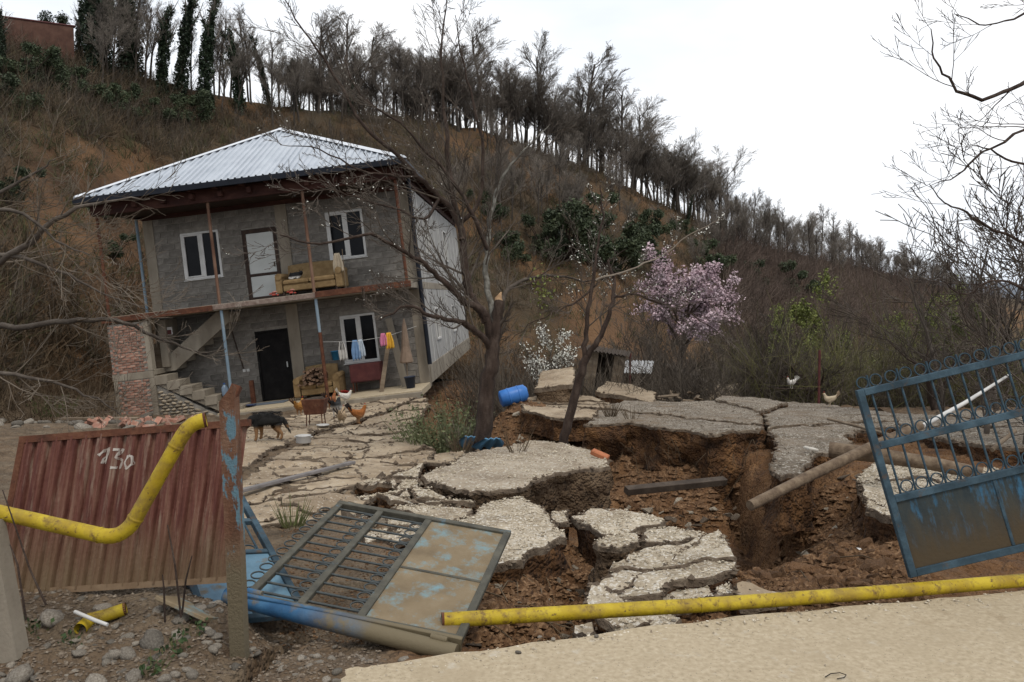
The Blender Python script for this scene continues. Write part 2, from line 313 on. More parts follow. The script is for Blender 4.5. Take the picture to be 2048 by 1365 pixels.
for y in ys:
    hw = .95*y+3
    for u in us:
        x = u*hw; vs.append((x, y, zs(x, y))); ga.append(gravelness(x, y))
ii = (np.arange(NR-1)[:, None]*NC+np.arange(NC-1)[None, :]).ravel()
fs = np.stack([ii, ii+1, ii+NC+1, ii+NC], 1)
me = npmesh('soil', np.array(vs), fs, m_soil, True)
at = me.attributes.new('gravel', 'FLOAT', 'POINT'); at.data.foreach_set('value', np.array(ga, dtype=np.float32))
soil = link('soil', me, kind='structure'); soil['label'] = 'torn reddish brown earth of the landslide'

# ------------------------------------------------------------------ hill (loft between its foot and its ridge) and valley
HILLC = [  # px, ridge row, ridge distance, foot distance, foot height
    (-2600, 60, 40, 16, -.5), (-900, 20, 44, 15, -.5), (-350, 40, 48, 17, -.7), (0, 78, 52, 23, -.9), (180, 118, 56, 30, -.9), (320, 165, 60, 37, -.8),
    (540, 212, 66, 39, -.8), (700, 226, 72, 40, -.8), (860, 240, 78, 41, -1), (950, 256, 82, 42, -1.2), (1050, 292, 87, 44, -1.5),
    (1200, 345, 95, 48, -2.2), (1300, 398, 103, 54, -3), (1420, 452, 114, 62, -3.6), (1500, 488, 130, 76, -4), (1650, 520, 160, 92, -4.5),
    (1800, 552, 200, 112, -5), (1950, 592, 240, 140, -6), (2300, 622, 270, 160, -7), (3600, 630, 330, 200, -8)]
def hcol(px):
    k = 0
    while k < len(HILLC)-2 and HILLC[k+1][0] < px: k += 1
    a, b = HILLC[k], HILLC[k+1]; t = (px-a[0])/(b[0]-a[0])
    return [a[i]*(1-t)+b[i]*t for i in range(5)]
def hill(px, s):                                  # s 0 foot, 1 ridge, up to 2 the far side
    _, ry, rd, fd, fz = hcol(px)
    a = V(((px-CX)/F*fd, fd, fz)); b = P(px, ry, rd)
    if s <= 1:
        p = a.lerp(b, s); h = s**.92
        p.z = a.z+(b.z-a.z)*h
        k = math.sin(math.pi*min(s, 1))
        p.z += k*(1.1*nz(p.x*.09, p.y*.09)+.7*nz(p.x*.25, p.y*.25, 5)+.35*nz(p.x*.7, p.y*.7, 9))
        p.z += k*.9*math.sin(s*14+2*nz(p.x*.05))*.5
    else:
        q = s-1; dr = V((b.x-a.x, b.y-a.y, 0)).normalized()
        p = b+dr*(q*60); p.z = b.z-q*q*22-q*3
    p.z += .3*nz(p.x*.5, p.y*.5, 2)*(1 if s > .02 else 0)
    return p
cols = np.concatenate([np.linspace(-2600, -300, 24), np.linspace(-280, 1460, 150), np.linspace(1475, 3600, 60)])
rows = np.concatenate([[-.35, -.12], np.linspace(0, 1, 60), np.linspace(1.05, 2, 8)])
vs = []
for s in rows:
    for px in cols:
        if s < 0:
            p = hill(px, 0); _, ry, rd, fd, fz = hcol(px); p = V((p.x, p.y, fz+s*3))
        else: p = hill(px, s)
        vs.append(p[:])
def bare(px, s):                                  # slipped banks where the orange earth lies open
    e = lambda x, c, r: max(0, 1-((x-c)/r)**2)
    return min(1, 1.5*e(px, 190, 210)*e(s, .34, .26)+1.3*e(px, 1215, 130)*e(s, .12, .2)+.8*e(px, 960, 160)*e(s, .86, .16)+.7*e(px, 1240, 150)*e(s, .7, .2))
NCc = len(cols); ii = (np.arange(len(rows)-1)[:, None]*NCc+np.arange(NCc-1)[None, :]).ravel()
me = npmesh('hillside', np.array(vs), np.stack([ii, ii+1, ii+NCc+1, ii+NCc], 1), m_hill, True)
at = me.attributes.new('bare', 'FLOAT', 'POINT'); at.data.foreach_set('value', np.array([bare(px, s)*1.3-.35 for s in rows for px in cols], dtype=np.float32))
link('hillside', me, kind='structure')
def zvalley(x, y): return -3.9-.012*max(y-40, 0)+.4*nz(x*.1, y*.1)+1.2*sm(36, 28, y)*sm(4, -4, x)
vs = []; xs_ = np.concatenate([np.linspace(-600, -60, 8), np.linspace(-50, 90, 40), np.linspace(110, 1500, 10)]); ys_ = np.concatenate([np.linspace(-60, 24, 6), np.linspace(27, 150, 40), np.linspace(170, 3000, 12)])
for y in ys_:
    for x in xs_: vs.append((x, y, zvalley(x, y)))
n = len(xs_); ii = (np.arange(len(ys_)-1)[:, None]*n+np.arange(n-1)[None, :]).ravel()
link('ground', npmesh('ground', np.array(vs), np.stack([ii, ii+1, ii+n+1, ii+n], 1), m_valley, True), kind='structure')
vs = []
for k, (dz, dy) in enumerate(((-20, -250), (14, -120), (38, 0), (30, 120), (-20, 400))):
    for i in range(60):
        x = -600+i*45; vs.append((x, 1500+dy+.1*x, dz*(1+.25*fbm(x*.003, 1, k*.1))+6*nz(x*.02, k)))
ii = (np.arange(4)[:, None]*60+np.arange(59)[None, :]).ravel()
link('far_hills', npmesh('far_hills', np.array(vs), np.stack([ii, ii+1, ii+61, ii+60], 1), m_far, True), kind='structure')

# ------------------------------------------------------------------ broken slabs
def area(p): return .5*sum(p[i][0]*p[(i+1) % len(p)][1]-p[(i+1) % len(p)][0]*p[i][1] for i in range(len(p)))
def clip(poly, c, n):                             # part of poly on the n side of the line through c
    out = []
    for i in range(len(poly)):
        a, b = poly[i], poly[(i+1) % len(poly)]; da = (a[0]-c[0])*n[0]+(a[1]-c[1])*n[1]; db = (b[0]-c[0])*n[0]+(b[1]-c[1])*n[1]
        if da >= 0: out.append(a)
        if (da >= 0) != (db >= 0): t = da/(da-db); out.append((a[0]+(b[0]-a[0])*t, a[1]+(b[1]-a[1])*t))
    return out
def fracture(poly, target, rng, ang=None):
    A = abs(area(poly))
    if A < target*rng.uniform(.6, 1.6) or len(poly) < 3: return [poly] if A > target*.04 else []
    cx = sum(p[0] for p in poly)/len(poly); cy = sum(p[1] for p in poly)/len(poly)
    ex = max(p[0] for p in poly)-min(p[0] for p in poly); ey = max(p[1] for p in poly)-min(p[1] for p in poly)
    base = 0 if ex > ey*.9 else math.pi/2         # cut across the longer side
    an = base+rng.gauss(0, .45); n = (math.cos(an), math.sin(an))
    c = (cx+rng.gauss(0, .12)*ex, cy+rng.gauss(0, .12)*ey)
    return fracture(clip(poly, c, n), target, rng)+fracture(clip(poly, c, (-n[0], -n[1])), target, rng)
def dense(poly, step, jag, fr):
    out = []
    for i in range(len(poly)):
        a, b = poly[i], poly[(i+1) % len(poly)]; L_ = math.hypot(b[0]-a[0], b[1]-a[1]); k = max(1, int(L_/step))
        for j in range(k):
            t = j/k; x = a[0]+(b[0]-a[0])*t; y = a[1]+(b[1]-a[1])*t
            q = V((x*fr, y*fr, 0))
            dx = noise.noise(q)+.6*noise.noise(q*2.7)+.45*noise.noise(q*7.3); dy = noise.noise(q+V((31, 7, 0)))+.6*noise.noise(q*2.7+V((3, 9, 0)))+.45*noise.noise(q*7.3+V((5, 2, 0)))
            out.append((x+dx*jag, y+dy*jag))
    return out
def inset(poly, g):
    n = len(poly); out = []
    for i in range(n):
        a, b, c = poly[i-1], poly[i], poly[(i+1) % n]
        d1 = V((b[0]-a[0], b[1]-a[1])); d2 = V((c[0]-b[0], c[1]-b[1]))
        if d1.length < 1e-6 or d2.length < 1e-6: out.append(b); continue
        d1.normalize(); d2.normalize(); nn = V((-(d1.y+d2.y), d1.x+d2.x))
        if nn.length < 1e-4: out.append(b); continue
        nn.normalize(); out.append((b[0]+nn.x*g, b[1]+nn.y*g))
    return out
SLABS = []                                        # (outline, top function) for strewing gravel
def slab(poly, ztop, thick, depth, mats, rng, step=.12, jag=.05, fr=1.7, gap=.015, cell=.3, lean=0, amp=.05, name='slab'):
    if area(poly) < 0: poly = poly[::-1]
    pl = inset(dense(poly, step, jag, fr), gap)
    if len(pl) < 3 or area(pl) <= .004: return None
    xs = [p[0] for p in pl]; yy = [p[1] for p in pl]; pts = [V(p) for p in pl]; nb = len(pl)
    y = min(yy)+cell/2
    def inside(x, y):
        c = False; j = nb-1
        for i in range(nb):
            if (pl[i][1] > y) != (pl[j][1] > y) and x < (pl[j][0]-pl[i][0])*(y-pl[i][1])/(pl[j][1]-pl[i][1])+pl[i][0]: c = not c
            j = i
        return c
    inner = inset(pl, .04)
    while y < max(yy):
        x = min(xs)+cell/2
        while x < max(xs):
            a, b = x+rng.uniform(-.3, .3)*cell, y+rng.uniform(-.3, .3)*cell
            if inside(a, b): pts.append(V((a, b)))
            x += cell
        y += cell
    r = geometry.delaunay_2d_cdt(pts, [(i, (i+1) % nb) for i in range(nb)], [], 1, 1e-4)
    v2, f2, orig = r[0], r[2], r[3]
    und = lambda x, y: (.012 if name == 'road' else .045 if mats[0] is m_gravd else .032)*fbm(x*2.2, y*2.2, 0, 4)
    edr = lambda x, y: 0 if name == 'road' else -.05*max(0, noise.noise(V((x*5, y*5, 3)))+.15)-.02*max(0, noise.noise(V((x*17, y*17, 3))))
    mb = MB(); top = [(p.x, p.y, ztop(p.x, p.y)+und(p.x, p.y)+(edr(p.x, p.y) if any(q < nb for q in orig[i]) else 0)) for i, p in enumerate(v2)]
    mb.add(top, [tuple(f) for f in f2], 0, False)
    ring0 = [(x, y_, ztop(x, y_)+und(x, y_)+edr(x, y_)) for (x, y_) in pl]
    lv = [0, -min(.012, thick*.2), -thick]; k = max(2, min(12, int(depth/.09)))
    lv += [-thick-(depth-thick)*(i+1)/k for i in range(k)]
    b0 = None; seedz = rng.uniform(0, 50)
    for li, dz in enumerate(lv):
        ring = []
        for i, (x, y_, z) in enumerate(ring0):
            a, c = ring0[i-1], ring0[(i+1) % nb]; t = V((c[0]-a[0], c[1]-a[1]))
            nn = V((t.y, -t.x)).normalized() if t.length > 1e-6 else V((0, 0))
            if li == 0: o = 0
            elif li == 1: o = .008
            elif dz >= -thick-1e-6: o = .012+.02*nz(x*9, y_*9, seedz)
            else:
                dd = -dz-thick
                o = -.045+(lean+.14)*dd+amp*(1.5*fbm(x*2.4, y_*2.4, dz*2.4+seedz, 4)+.75*nz(x*8, y_*8, dz*8)+.4*nz(x*19, y_*19, dz*19))
            ring.append((x+nn.x*o, y_+nn.y*o, z+dz+(0 if li < 2 else .012*nz(x*8, y_*8, dz*5))))
        vb = len(mb.v); mb.v.extend(ring)
        if b0 is not None:
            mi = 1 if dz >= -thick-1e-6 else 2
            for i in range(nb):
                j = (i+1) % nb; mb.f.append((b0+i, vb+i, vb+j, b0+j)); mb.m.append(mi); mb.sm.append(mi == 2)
        b0 = vb
    SLABS.append((pl, ztop, mats[0]))
    return mb.build(name, mats, soil)
def plate(px, dz, depth, top, rng, pieces=None, tilt=(0, 0), thick=.055, soilm=None, lean=0, amp=.075, gap=.02, jag=.05, dtilt=.02, ddz=.02, step=.08, cell=.3, fr=1.7):
    pts = [G(x, y, dz) for x, y in px]; poly = [(p.x, p.y) for p in pts]
    if area(poly) < 0: poly = poly[::-1]
    cx = sum(p[0] for p in poly)/len(poly); cy = sum(p[1] for p in poly)/len(poly)
    for q in (fracture(poly, pieces, rng) if pieces else [poly]):
        qx = sum(p[0] for p in q)/len(q); qy = sum(p[1] for p in q)/len(q)
        tx, ty, tz = rng.gauss(0, dtilt), rng.gauss(0, dtilt), rng.gauss(0, ddz)
        if not pieces: tx = ty = tz = 0
        def zt(x, y, qx=qx, qy=qy, tx=tx, ty=ty, tz=tz): return zyard(x, y)+dz+tilt[0]*(x-cx)+tilt[1]*(y-cy)+tx*(x-qx)+ty*(y-qy)+tz
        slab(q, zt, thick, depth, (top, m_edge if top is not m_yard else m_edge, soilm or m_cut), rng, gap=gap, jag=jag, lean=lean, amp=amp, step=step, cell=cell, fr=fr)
m_gravt = mat('gravel_tan', c3((.21, .165, .118), (.315, .258, .19), (.41, .345, .265)), 2, 9, .9, 40, .95, speck=(46, (.5, .455, .38), .14), dirt=[(1.1, .5, .68, (.2, .148, .098)), (20, .56, .67, (.13, .097, .066))], bdist=.03)
rs = random.Random(5)
def z4(l): return [(900+x/3.103, 960+y/3.103) for x, y in l]
# island in the middle
plate([(835, 952), (880, 936), (930, 906), (1000, 894), (1060, 882), (1120, 884), (1180, 900), (1214, 914), (1222, 930), (1172, 936), (1112, 946), (1075, 956), (1050, 970), (1000, 978), (940, 981), (890, 971)], .06, .62, m_gravt, rs, thick=.045, lean=-.10, amp=.11, soilm=m_cuttan, jag=.06, cell=.22)
# plateau above the red scarp
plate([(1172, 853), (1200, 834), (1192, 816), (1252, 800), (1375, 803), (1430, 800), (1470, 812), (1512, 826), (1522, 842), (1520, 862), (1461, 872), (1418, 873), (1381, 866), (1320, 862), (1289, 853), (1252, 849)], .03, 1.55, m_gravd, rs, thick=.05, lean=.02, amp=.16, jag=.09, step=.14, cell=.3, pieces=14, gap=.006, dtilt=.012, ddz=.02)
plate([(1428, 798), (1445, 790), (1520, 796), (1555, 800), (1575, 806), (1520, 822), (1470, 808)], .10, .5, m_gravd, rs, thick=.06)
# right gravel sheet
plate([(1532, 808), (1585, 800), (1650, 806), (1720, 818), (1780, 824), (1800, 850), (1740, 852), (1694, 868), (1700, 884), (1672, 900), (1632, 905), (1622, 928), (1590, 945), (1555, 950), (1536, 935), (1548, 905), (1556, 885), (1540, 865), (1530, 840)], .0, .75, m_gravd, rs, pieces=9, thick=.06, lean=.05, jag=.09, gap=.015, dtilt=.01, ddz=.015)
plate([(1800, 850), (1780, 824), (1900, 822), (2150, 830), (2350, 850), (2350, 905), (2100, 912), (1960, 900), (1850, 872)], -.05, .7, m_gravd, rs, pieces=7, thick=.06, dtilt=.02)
plate([(1712, 958), (1740, 930), (1770, 925), (1900, 935), (2250, 950), (2300, 1010), (2020, 1030), (1860, 1040), (1775, 1036), (1738, 1018), (1722, 985)], -.02, .6, m_grav, rs, pieces=1.6, thick=.09, soilm=m_cut, dtilt=.03)
# front plates
plate([(961, 1008), (993, 997), (1048, 994), (1068, 1008), (1090, 1015), (1097, 1029), (1116, 1050), (1119, 1058), (1134, 1063), (1132, 1072), (1093, 1090), (1058, 1103), (1048, 1114), (1006, 1124), (975, 1122), (930, 1110), (900, 1080), (905, 1040), (942, 1030)], -.04, .55, m_grav, rs, thick=.07, lean=.03, jag=.035, step=.07, fr=3, cell=.15)
plate(z4([(620, 200), (740, 182), (735, 255), (680, 268), (615, 240)]), -.06, .35, m_grav, rs, jag=.03, step=.07, fr=3, cell=.15)
plate(z4([(745, 222), (890, 172), (1200, 190), (1345, 240), (1320, 262), (1200, 266), (1130, 286), (1060, 312), (940, 318), (880, 292), (800, 245)]), -.05, .7, m_grav, rs, pieces=.5, jag=.035, step=.07, fr=3, cell=.15, gap=.02, dtilt=.05)
plate(z4([(888, 372), (960, 346), (1100, 312), (1165, 322), (1186, 352), (1172, 378), (1080, 398), (1000, 408), (900, 394)]), .0, .55, m_grav, rs, jag=.02, step=.05, fr=4, soilm=m_cuttan, thick=.05, cell=.12)
plate(z4([(1200, 312), (1400, 272), (1540, 300), (1640, 320), (1540, 345), (1440, 368), (1290, 398), (1195, 404), (1204, 370), (1192, 342)]), -.05, .4, m_grav, rs, jag=.03, step=.07, fr=3, pieces=.8, dtilt=.05, cell=.15)
plate(z4([(1108, 472), (1200, 442), (1350, 408), (1450, 378), (1540, 352), (1680, 322), (1702, 362), (1742, 440), (1762, 500), (1752, 572), (1640, 602), (1480, 612), (1322, 642), (1312, 682), (1200, 702), (970, 706), (880, 692), (920, 652), (980, 602), (1012, 542), (1062, 512)]), -.03, .5, m_grav, rs, pieces=.34, jag=.04, step=.06, fr=3, thick=.06, gap=.007, cell=.15, dtilt=.03)
plate(z4([(818, 790), (880, 706), (970, 712), (985, 760), (1180, 745), (1325, 690), (1480, 622), (1620, 640), (1632, 712), (1330, 790), (1450, 840), (1400, 900), (1010, 950), (985, 900), (900, 860)]), -.10, .4, m_grav, rs, pieces=.3, jag=.03, step=.06, fr=3.5, dtilt=.06, cell=.15)
plate(z4([(1640, 662), (1752, 632), (1775, 712), (1640, 722)]), -.08, .35, m_grav, rs, jag=.03, step=.06, fr=3)
plate(z4([(1762, 622), (1822, 602), (2040, 652), (2110, 690), (2040, 760), (1780, 770)]), -.08, .35, m_yard, rs, pieces=.5, jag=.03, step=.06, fr=3, dtilt=.03)
plate(z4([(750, 900), (900, 880), (915, 945), (800, 985), (745, 950)]), -.12, .35, m_grav, rs, jag=.02, step=.05, fr=4)
# left yard: cracked concrete on both sides of the long crack
rs = random.Random(11)
plate([(470, 946), (545, 897), (600, 872), (690, 846), (770, 826), (846, 800), (852, 784), (760, 793), (640, 812), (560, 826), (500, 838), (478, 850)], -.02, .22, m_yard, rs, pieces=.8, jag=.10, gap=.008, dtilt=.014, ddz=.012, fr=1.6, thick=.06)
plate([(470, 972), (550, 914), (612, 884), (692, 853), (772, 833), (846, 806), (856, 822), (826, 850), (842, 876), (868, 905), (850, 930), (800, 935), (740, 960), (700, 975), (600, 985), (482, 1002)], -.03, .22, m_yard, rs, pieces=.5, jag=.10, gap=.009, dtilt=.02, ddz=.014, fr=1.6, thick=.06)
plate([(470, 1008), (600, 990), (700, 980), (740, 1000), (690, 1030), (600, 1040), (480, 1050)], -.045, .16, m_yard, rs, pieces=.6, jag=.08, gap=.008, dtilt=.02, thick=.05)
plate([(700, 1040), (780, 1020), (860, 1045), (880, 1075), (800, 1090), (740, 1100)], -.06, .2, m_grav, rs, pieces=.16, jag=.03, gap=.015, dtilt=.06, step=.05, fr=3)
plate([(690, 985), (745, 962), (805, 940), (850, 932), (836, 958), (850, 985), (905, 1000), (955, 1012), (935, 1030), (900, 1045), (840, 1040), (770, 1005)], -.05, .35, m_grav, rs, pieces=.28, jag=.03, gap=.03, dtilt=.10, ddz=.04, step=.06, fr=3, cell=.15)
plate([(868, 905), (930, 900), (925, 910), (880, 934), (850, 930)], -.02, .35, m_yard, rs, pieces=.4, jag=.05, dtilt=.05)
# far, tilted slabs behind the trees
plate([(1042, 820), (1050, 796), (1110, 790), (1180, 792), (1240, 806), (1200, 820), (1186, 834), (1110, 832)], .06, .5, m_yard, rs, pieces=3, jag=.1, dtilt=.03, ddz=.05)
def tslab(px, d, tx, ty, depth, top, soilm=None, thick=.12):
    pts = [P(x, y, d+(pp if pp else 0)) for x, y, pp in px]; cx = sum(p.x for p in pts)/len(pts); cy = sum(p.y for p in pts)/len(pts); cz = sum(p.z for p in pts)/len(pts)
    slab([(p.x, p.y) for p in pts], lambda x, y: cz+tx*(x-cx)+ty*(y-cy), thick, depth, (top, m_edge, soilm or m_cut), rs, jag=.07, step=.15, amp=.07)
tslab([(1070, 764, 0), (1148, 752, 0), (1150, 744, 2.2), (1085, 756, 2)], 21, .10, .12, .75, m_yard, m_cuttan)
tslab([(1190, 782, 0), (1310, 800, -1), (1312, 790, .8), (1262, 768, 2), (1215, 762, 2)], 22.5, -.10, .05, .8, m_yard)
tslab([(1402, 800, 0), (1485, 798, 0), (1480, 782, 2.5), (1435, 778, 2.5)], 24, .02, .16, .5, m_yard)
# ------------------------------------------------------------------ road in the foreground
pts = [(x, road_edge(x)+.03*nz(x*4)) for x in np.linspace(12, -.9, 90)] + [(-1.0, 4.0), (-1.15, 3.6), (-1.4, 2.6), (-1.5, -8), (12, -8)]
slab(pts, lambda x, y: .0, .16, .3, (m_road, m_edge, m_cuttan), random.Random(3), step=.2, jag=.012, fr=3, gap=0, cell=.6, name='road')
road = bpy.data.objects['road']; road.parent = None; road['kind'] = 'structure'; SLABS.pop()
# ------------------------------------------------------------------ stones, clods, gravel
def rock_mesh(name, rng, m, flat=.6, sub=2):
    bm = bmesh.new(); bmesh.ops.create_icosphere(bm, subdivisions=sub, radius=1)
    s = rng.uniform(0, 99)
    for v in bm.verts:
        k = 1+.35*noise.noise(v.co*1.1+V((s, 0, 0)))+.18*noise.noise(v.co*2.7+V((0, s, 0))); v.co *= k; v.co.z *= flat
    me = bpy.data.meshes.new(name); bm.to_mesh(me); bm.free(); me.materials.append(m)
    for p in me.polygons: p.use_smooth = True
    return me
rr = random.Random(21)
def chunk_mesh(g, m):
    bm = bmesh.new(); [bm.verts.new((g.uniform(-1, 1), g.uniform(-1, 1), g.uniform(-.45, .45))) for _ in range(13)]
    bmesh.ops.convex_hull(bm, input=bm.verts); [bm.verts.remove(v) for v in [v for v in bm.verts if not v.link_faces]]
    me = bpy.data.meshes.new('chunk'); bm.to_mesh(me); bm.free(); me.materials.append(m); return me
CH = [chunk_mesh(rr, (m_grav, m_edge, m_gravt)[i % 3]) for i in range(9)]
ST = [rock_mesh('stone', rr, m_stone, rr.uniform(.5, .8), 2) for _ in range(7)]
CL = [rock_mesh('clod', rr, m_clod, rr.uniform(.55, .9), 2) for _ in range(6)]
for me in CL:
    for v in me.vertices: v.co *= 1+.28*noise.noise(v.co*3.1+V((7, 1, 4)))+.22*noise.noise(v.co*6.3)
    me.polygons.foreach_set('use_smooth', [False]*len(me.polygons))
def put(me, name, x, y, s, sink=.35, rng=rr):
    return link(name, me, soil, loc=(x, y, zs(x, y)+s*.45*(1-sink)-.01), rot=(rng.uniform(-.4, .4), rng.uniform(-.4, .4), rng.uniform(0, 6.3)), scale=(s*rng.uniform(.75, 1.35), s*rng.uniform(.75, 1.2), s*rng.uniform(.7, 1)))
for px, py, s in ((305, 1272, .075), (40, 1318, .06), (232, 1290, .045), (255, 1290, .05), (160, 1290, .045), (208, 1225, .045), (233, 1225, .035), (365, 1240, .045), (430, 1255, .04), (413, 1252, .03), (105, 1250, .07), (215, 1292, .03), (268, 1325, .045), (150, 1270, .04), (330, 1330, .05), (425, 1335, .06), (190, 1335, .06), (80, 1345, .04), (620, 1290, .03)):
    d = 2*F/(py-600)*.93; put(ST[rr.randrange(7)], 'stone', (px-CX)/F*d, d, s)
for i in range(215):
    px, py = rr.uniform(-20, 520), rr.uniform(1195, 1380); d = 1.9*F/(py-600); put(ST[rr.randrange(7)], 'stone', (px-CX)/F*d, d, rr.choice((.012, .016, .02, .022, .028, .035)))
for i in range(60):
    px, py = rr.uniform(520, 840), rr.uniform(1270, 1370); d = 2*F/(py-600); x = (px-CX)/F*d
    if d > road_edge(x)+.02 or x < -.9: put(ST[rr.randrange(7)], 'stone', x, d, rr.choice((.01, .014, .02, .028)))
for i in range(210):
    px, py = rr.uniform(1440, 1830), rr.uniform(1030, 1190); p = G(px, py, -.2); put(CL[rr.randrange(6)], 'clod', p.x, p.y, rr.choice((.025, .03, .04, .05, .06, .09)))
for i in range(80):
    px, py = rr.uniform(940, 1190), rr.uniform(1110, 1280); p = G(px, py, -.2); put(CL[rr.randrange(6)], 'clod', p.x, p.y, rr.choice((.02, .03, .035, .05)))
for i in range(80):
    px, py = rr.uniform(1450, 1800), rr.uniform(990, 1150); p = G(px, py, -.2); put(CL[rr.randrange(6)], 'clod', p.x, p.y, rr.choice((.045, .055, .065, .085)), .6)
for i in range(90):
    px, py = rr.uniform(1240, 1480), rr.uniform(960, 1040); p = G(px, py, -.9); put(CL[rr.randrange(6)], 'clod', p.x, p.y, rr.choice((.03, .05, .07, .1)))
for i in range(60):
    px, py = rr.uniform(880, 1180), rr.uniform(800, 880); p = G(px, py, -.4); put(CL[rr.randrange(6)], 'clod', p.x, p.y, rr.choice((.05, .08, .1, .15)))
for (x0, x1, y0, y1, n, s0, s1, off) in ((690, 960, 940, 1050, 90, .04, .13, -.05), (940, 1190, 1100, 1290, 60, .02, .08, -.2), (1180, 1560, 1215, 1250, 34, .02, .06, -.12), (1120, 1200, 1040, 1190, 26, .03, .08, -.25), (1180, 1480, 1010, 1120, 40, .02, .06, -.06),
        (1250, 1480, 975, 1020, 30, .04, .12, -.8), (1540, 1800, 930, 1010, 40, .03, .10, -.2), (850, 1010, 880, 960, 26, .03, .1, -.1), (1020, 1200, 800, 880, 34, .05, .16, -.3), (480, 860, 830, 1000, 60, .015, .05, 0), (1380, 1760, 795, 830, 40, .04, .14, 0)):
    for _ in range(n):
        p = G(rr.uniform(x0, x1), rr.uniform(y0, y1), off); s = rr.uniform(s0, s1); link('chunk', CH[rr.randrange(9)], soil, loc=(p.x, p.y, max(zs(p.x, p.y), p.z-.35 if off < -.5 else -99)+s*.15), rot=(rr.gauss(0, .3), rr.gauss(0, .3), rr.uniform(0, 6)), scale=(s, s*rr.uniform(.6, 1), s*rr.uniform(.5, .9)))
OCT = np.array([(1, 0, 0), (0, 1, 0), (-1, 0, 0), (0, -1, 0), (0, 0, 1), (0, 0, -1)], float)
OCF = np.array([(0, 1, 4), (1, 2, 4), (2, 3, 4), (3, 0, 4), (1, 0, 5), (2, 1, 5), (3, 2, 5), (0, 3, 5)])
def pebbles(name, pos, size, m, seed):
    rg = np.random.default_rng(seed); n = len(pos); pos = np.array(pos)
    v = OCT[None]*(1+.35*rg.standard_normal((n, 6, 1)))*np.array(size)[:, None, None]*rg.uniform(.6, 1.3, (n, 1, 3))*np.array([1, 1, .6])
    a = rg.uniform(0, 6.28, n); c, s = np.cos(a)[:, None], np.sin(a)[:, None]
    x = v[..., 0]*c-v[..., 1]*s; y = v[..., 0]*s+v[..., 1]*c; v = np.stack([x, y, v[..., 2]], -1)+pos[:, None]
    f = (OCF[None]+np.arange(n)[:, None, None]*6).reshape(-1, 3)
    return link(name, npmesh(name, v.reshape(-1, 3), f, m), kind='stuff')
m_pebd = mat('pebble_dark', c3((.09, .07, .05), (.165, .135, .102), (.30, .26, .205)), 40, 2, 0, 10, .9)
m_peb = mat('pebble', c3((.17, .13, .088), (.36, .305, .225), (.62, .56, .46)), 40, 2, 0, 10, .9)
m_crumb = mat('soil_crumb', c3((.05, .026, .013), (.12, .064, .03), (.235, .145, .08)), 30, 2, 0, 10, .97)
pos, sz = [], []; posd, szd = [], []; pose, sze = [], []
rp = random.Random(8)
for pl, zt, mt in SLABS:
    if mt is m_yard: dens = 40
    else: dens = 1300 if mt is m_grav else 380 if mt is m_gravt else 150
    A = abs(area(pl)); xs = [p[0] for p in pl]; yy = [p[1] for p in pl]; y0 = min(yy); x0 = min(xs); w_, h_ = max(xs)-x0, max(yy)-y0
    if y0 > 16: dens *= .3
    for _ in range(int(min(w_*h_*dens, 9000))):
        x, y = x0+rp.random()*w_, y0+rp.random()*h_
        c = False; j = len(pl)-1
        for i in range(len(pl)):
            if (pl[i][1] > y) != (pl[j][1] > y) and x < (pl[j][0]-pl[i][0])*(y-pl[i][1])/(pl[j][1]-pl[i][1])+pl[i][0]: c = not c
            j = i
        if c and noise.noise(V((x*1.1, y*1.1, 8)))+.5*noise.noise(V((x*3, y*3, 2))) > -.12+.25*rp.gauss(0, 1):
            dk = mt is m_gravd or mt is m_yard; (posd if dk else pos).append((x, y, zt(x, y)+(.045 if mt is m_gravd else .032)*fbm(x*2.2, y*2.2, 0, 4)+.003)); (szd if dk else sz).append(rp.choice((.004, .006, .007, .008, .01, .012, .018))*(1 if y < 9 else 1.4))
    for i in range(len(pl)):
        a, b = pl[i], pl[(i+1) % len(pl)]; L_ = math.hypot(b[0]-a[0], b[1]-a[1])
        for _ in range(int(L_*(34 if a[1] < 10 else 14)+rp.random())):
            t = rp.random(); x, y = a[0]+(b[0]-a[0])*t+rp.gauss(0, .012), a[1]+(b[1]-a[1])*t+rp.gauss(0, .012); pose.append((x, y, zt(x, y)+.02*fbm(x*2.2, y*2.2, 0, 4)-rp.uniform(.0, .06))); sze.append(rp.choice((.008, .012, .016, .022, .032))*(1 if y < 10 else 1.5))
o = pebbles('dark_gravel', posd, szd, m_pebd, 11); o['label'] = 'loose dark gravel strewn over the far yard'
o = pebbles('edge_crumbs', pose, sze, m_edge, 12); o['label'] = 'crumbled concrete along the broken slab edges'
o = pebbles('gravel', pos, sz, m_peb, 1); o['label'] = 'loose pale gravel strewn over the broken slabs'
pos, sz = [], []
for i in range(7000):
    px, py = rp.uniform(-30, 760), rp.uniform(1180, 1420); d = 1.92*F/(py-600); x = (px-CX)/F*d
    if x > -.95 and d < road_edge(x): continue
    pos.append((x, d, zs(x, d)+.003)); sz.append(rp.choice((.004, .006, .008, .011, .015)))
m_pebb = mat('pebble_brown', c3((.07, .05, .034), (.125, .095, .068), (.23, .19, .145)), 40, 2, 0, 10, .9)
o = pebbles('rubble_gravel', pos, sz, m_pebb, 2); o['label'] = 'fine grey gravel on the rubble heap in the foreground'
pos, sz = [], []
for i in range(30000):
    px, py = rp.uniform(900, 1860), rp.uniform(950, 1290); p = G(px, py, -.25 if py > 1020 or px > 1480 else -1.0); pos.append((p.x, p.y, zs(p.x, p.y)+.004)); sz.append(rp.choice((.008, .012, .016, .022, .03, .04, .05))*max(1, p.y/8))
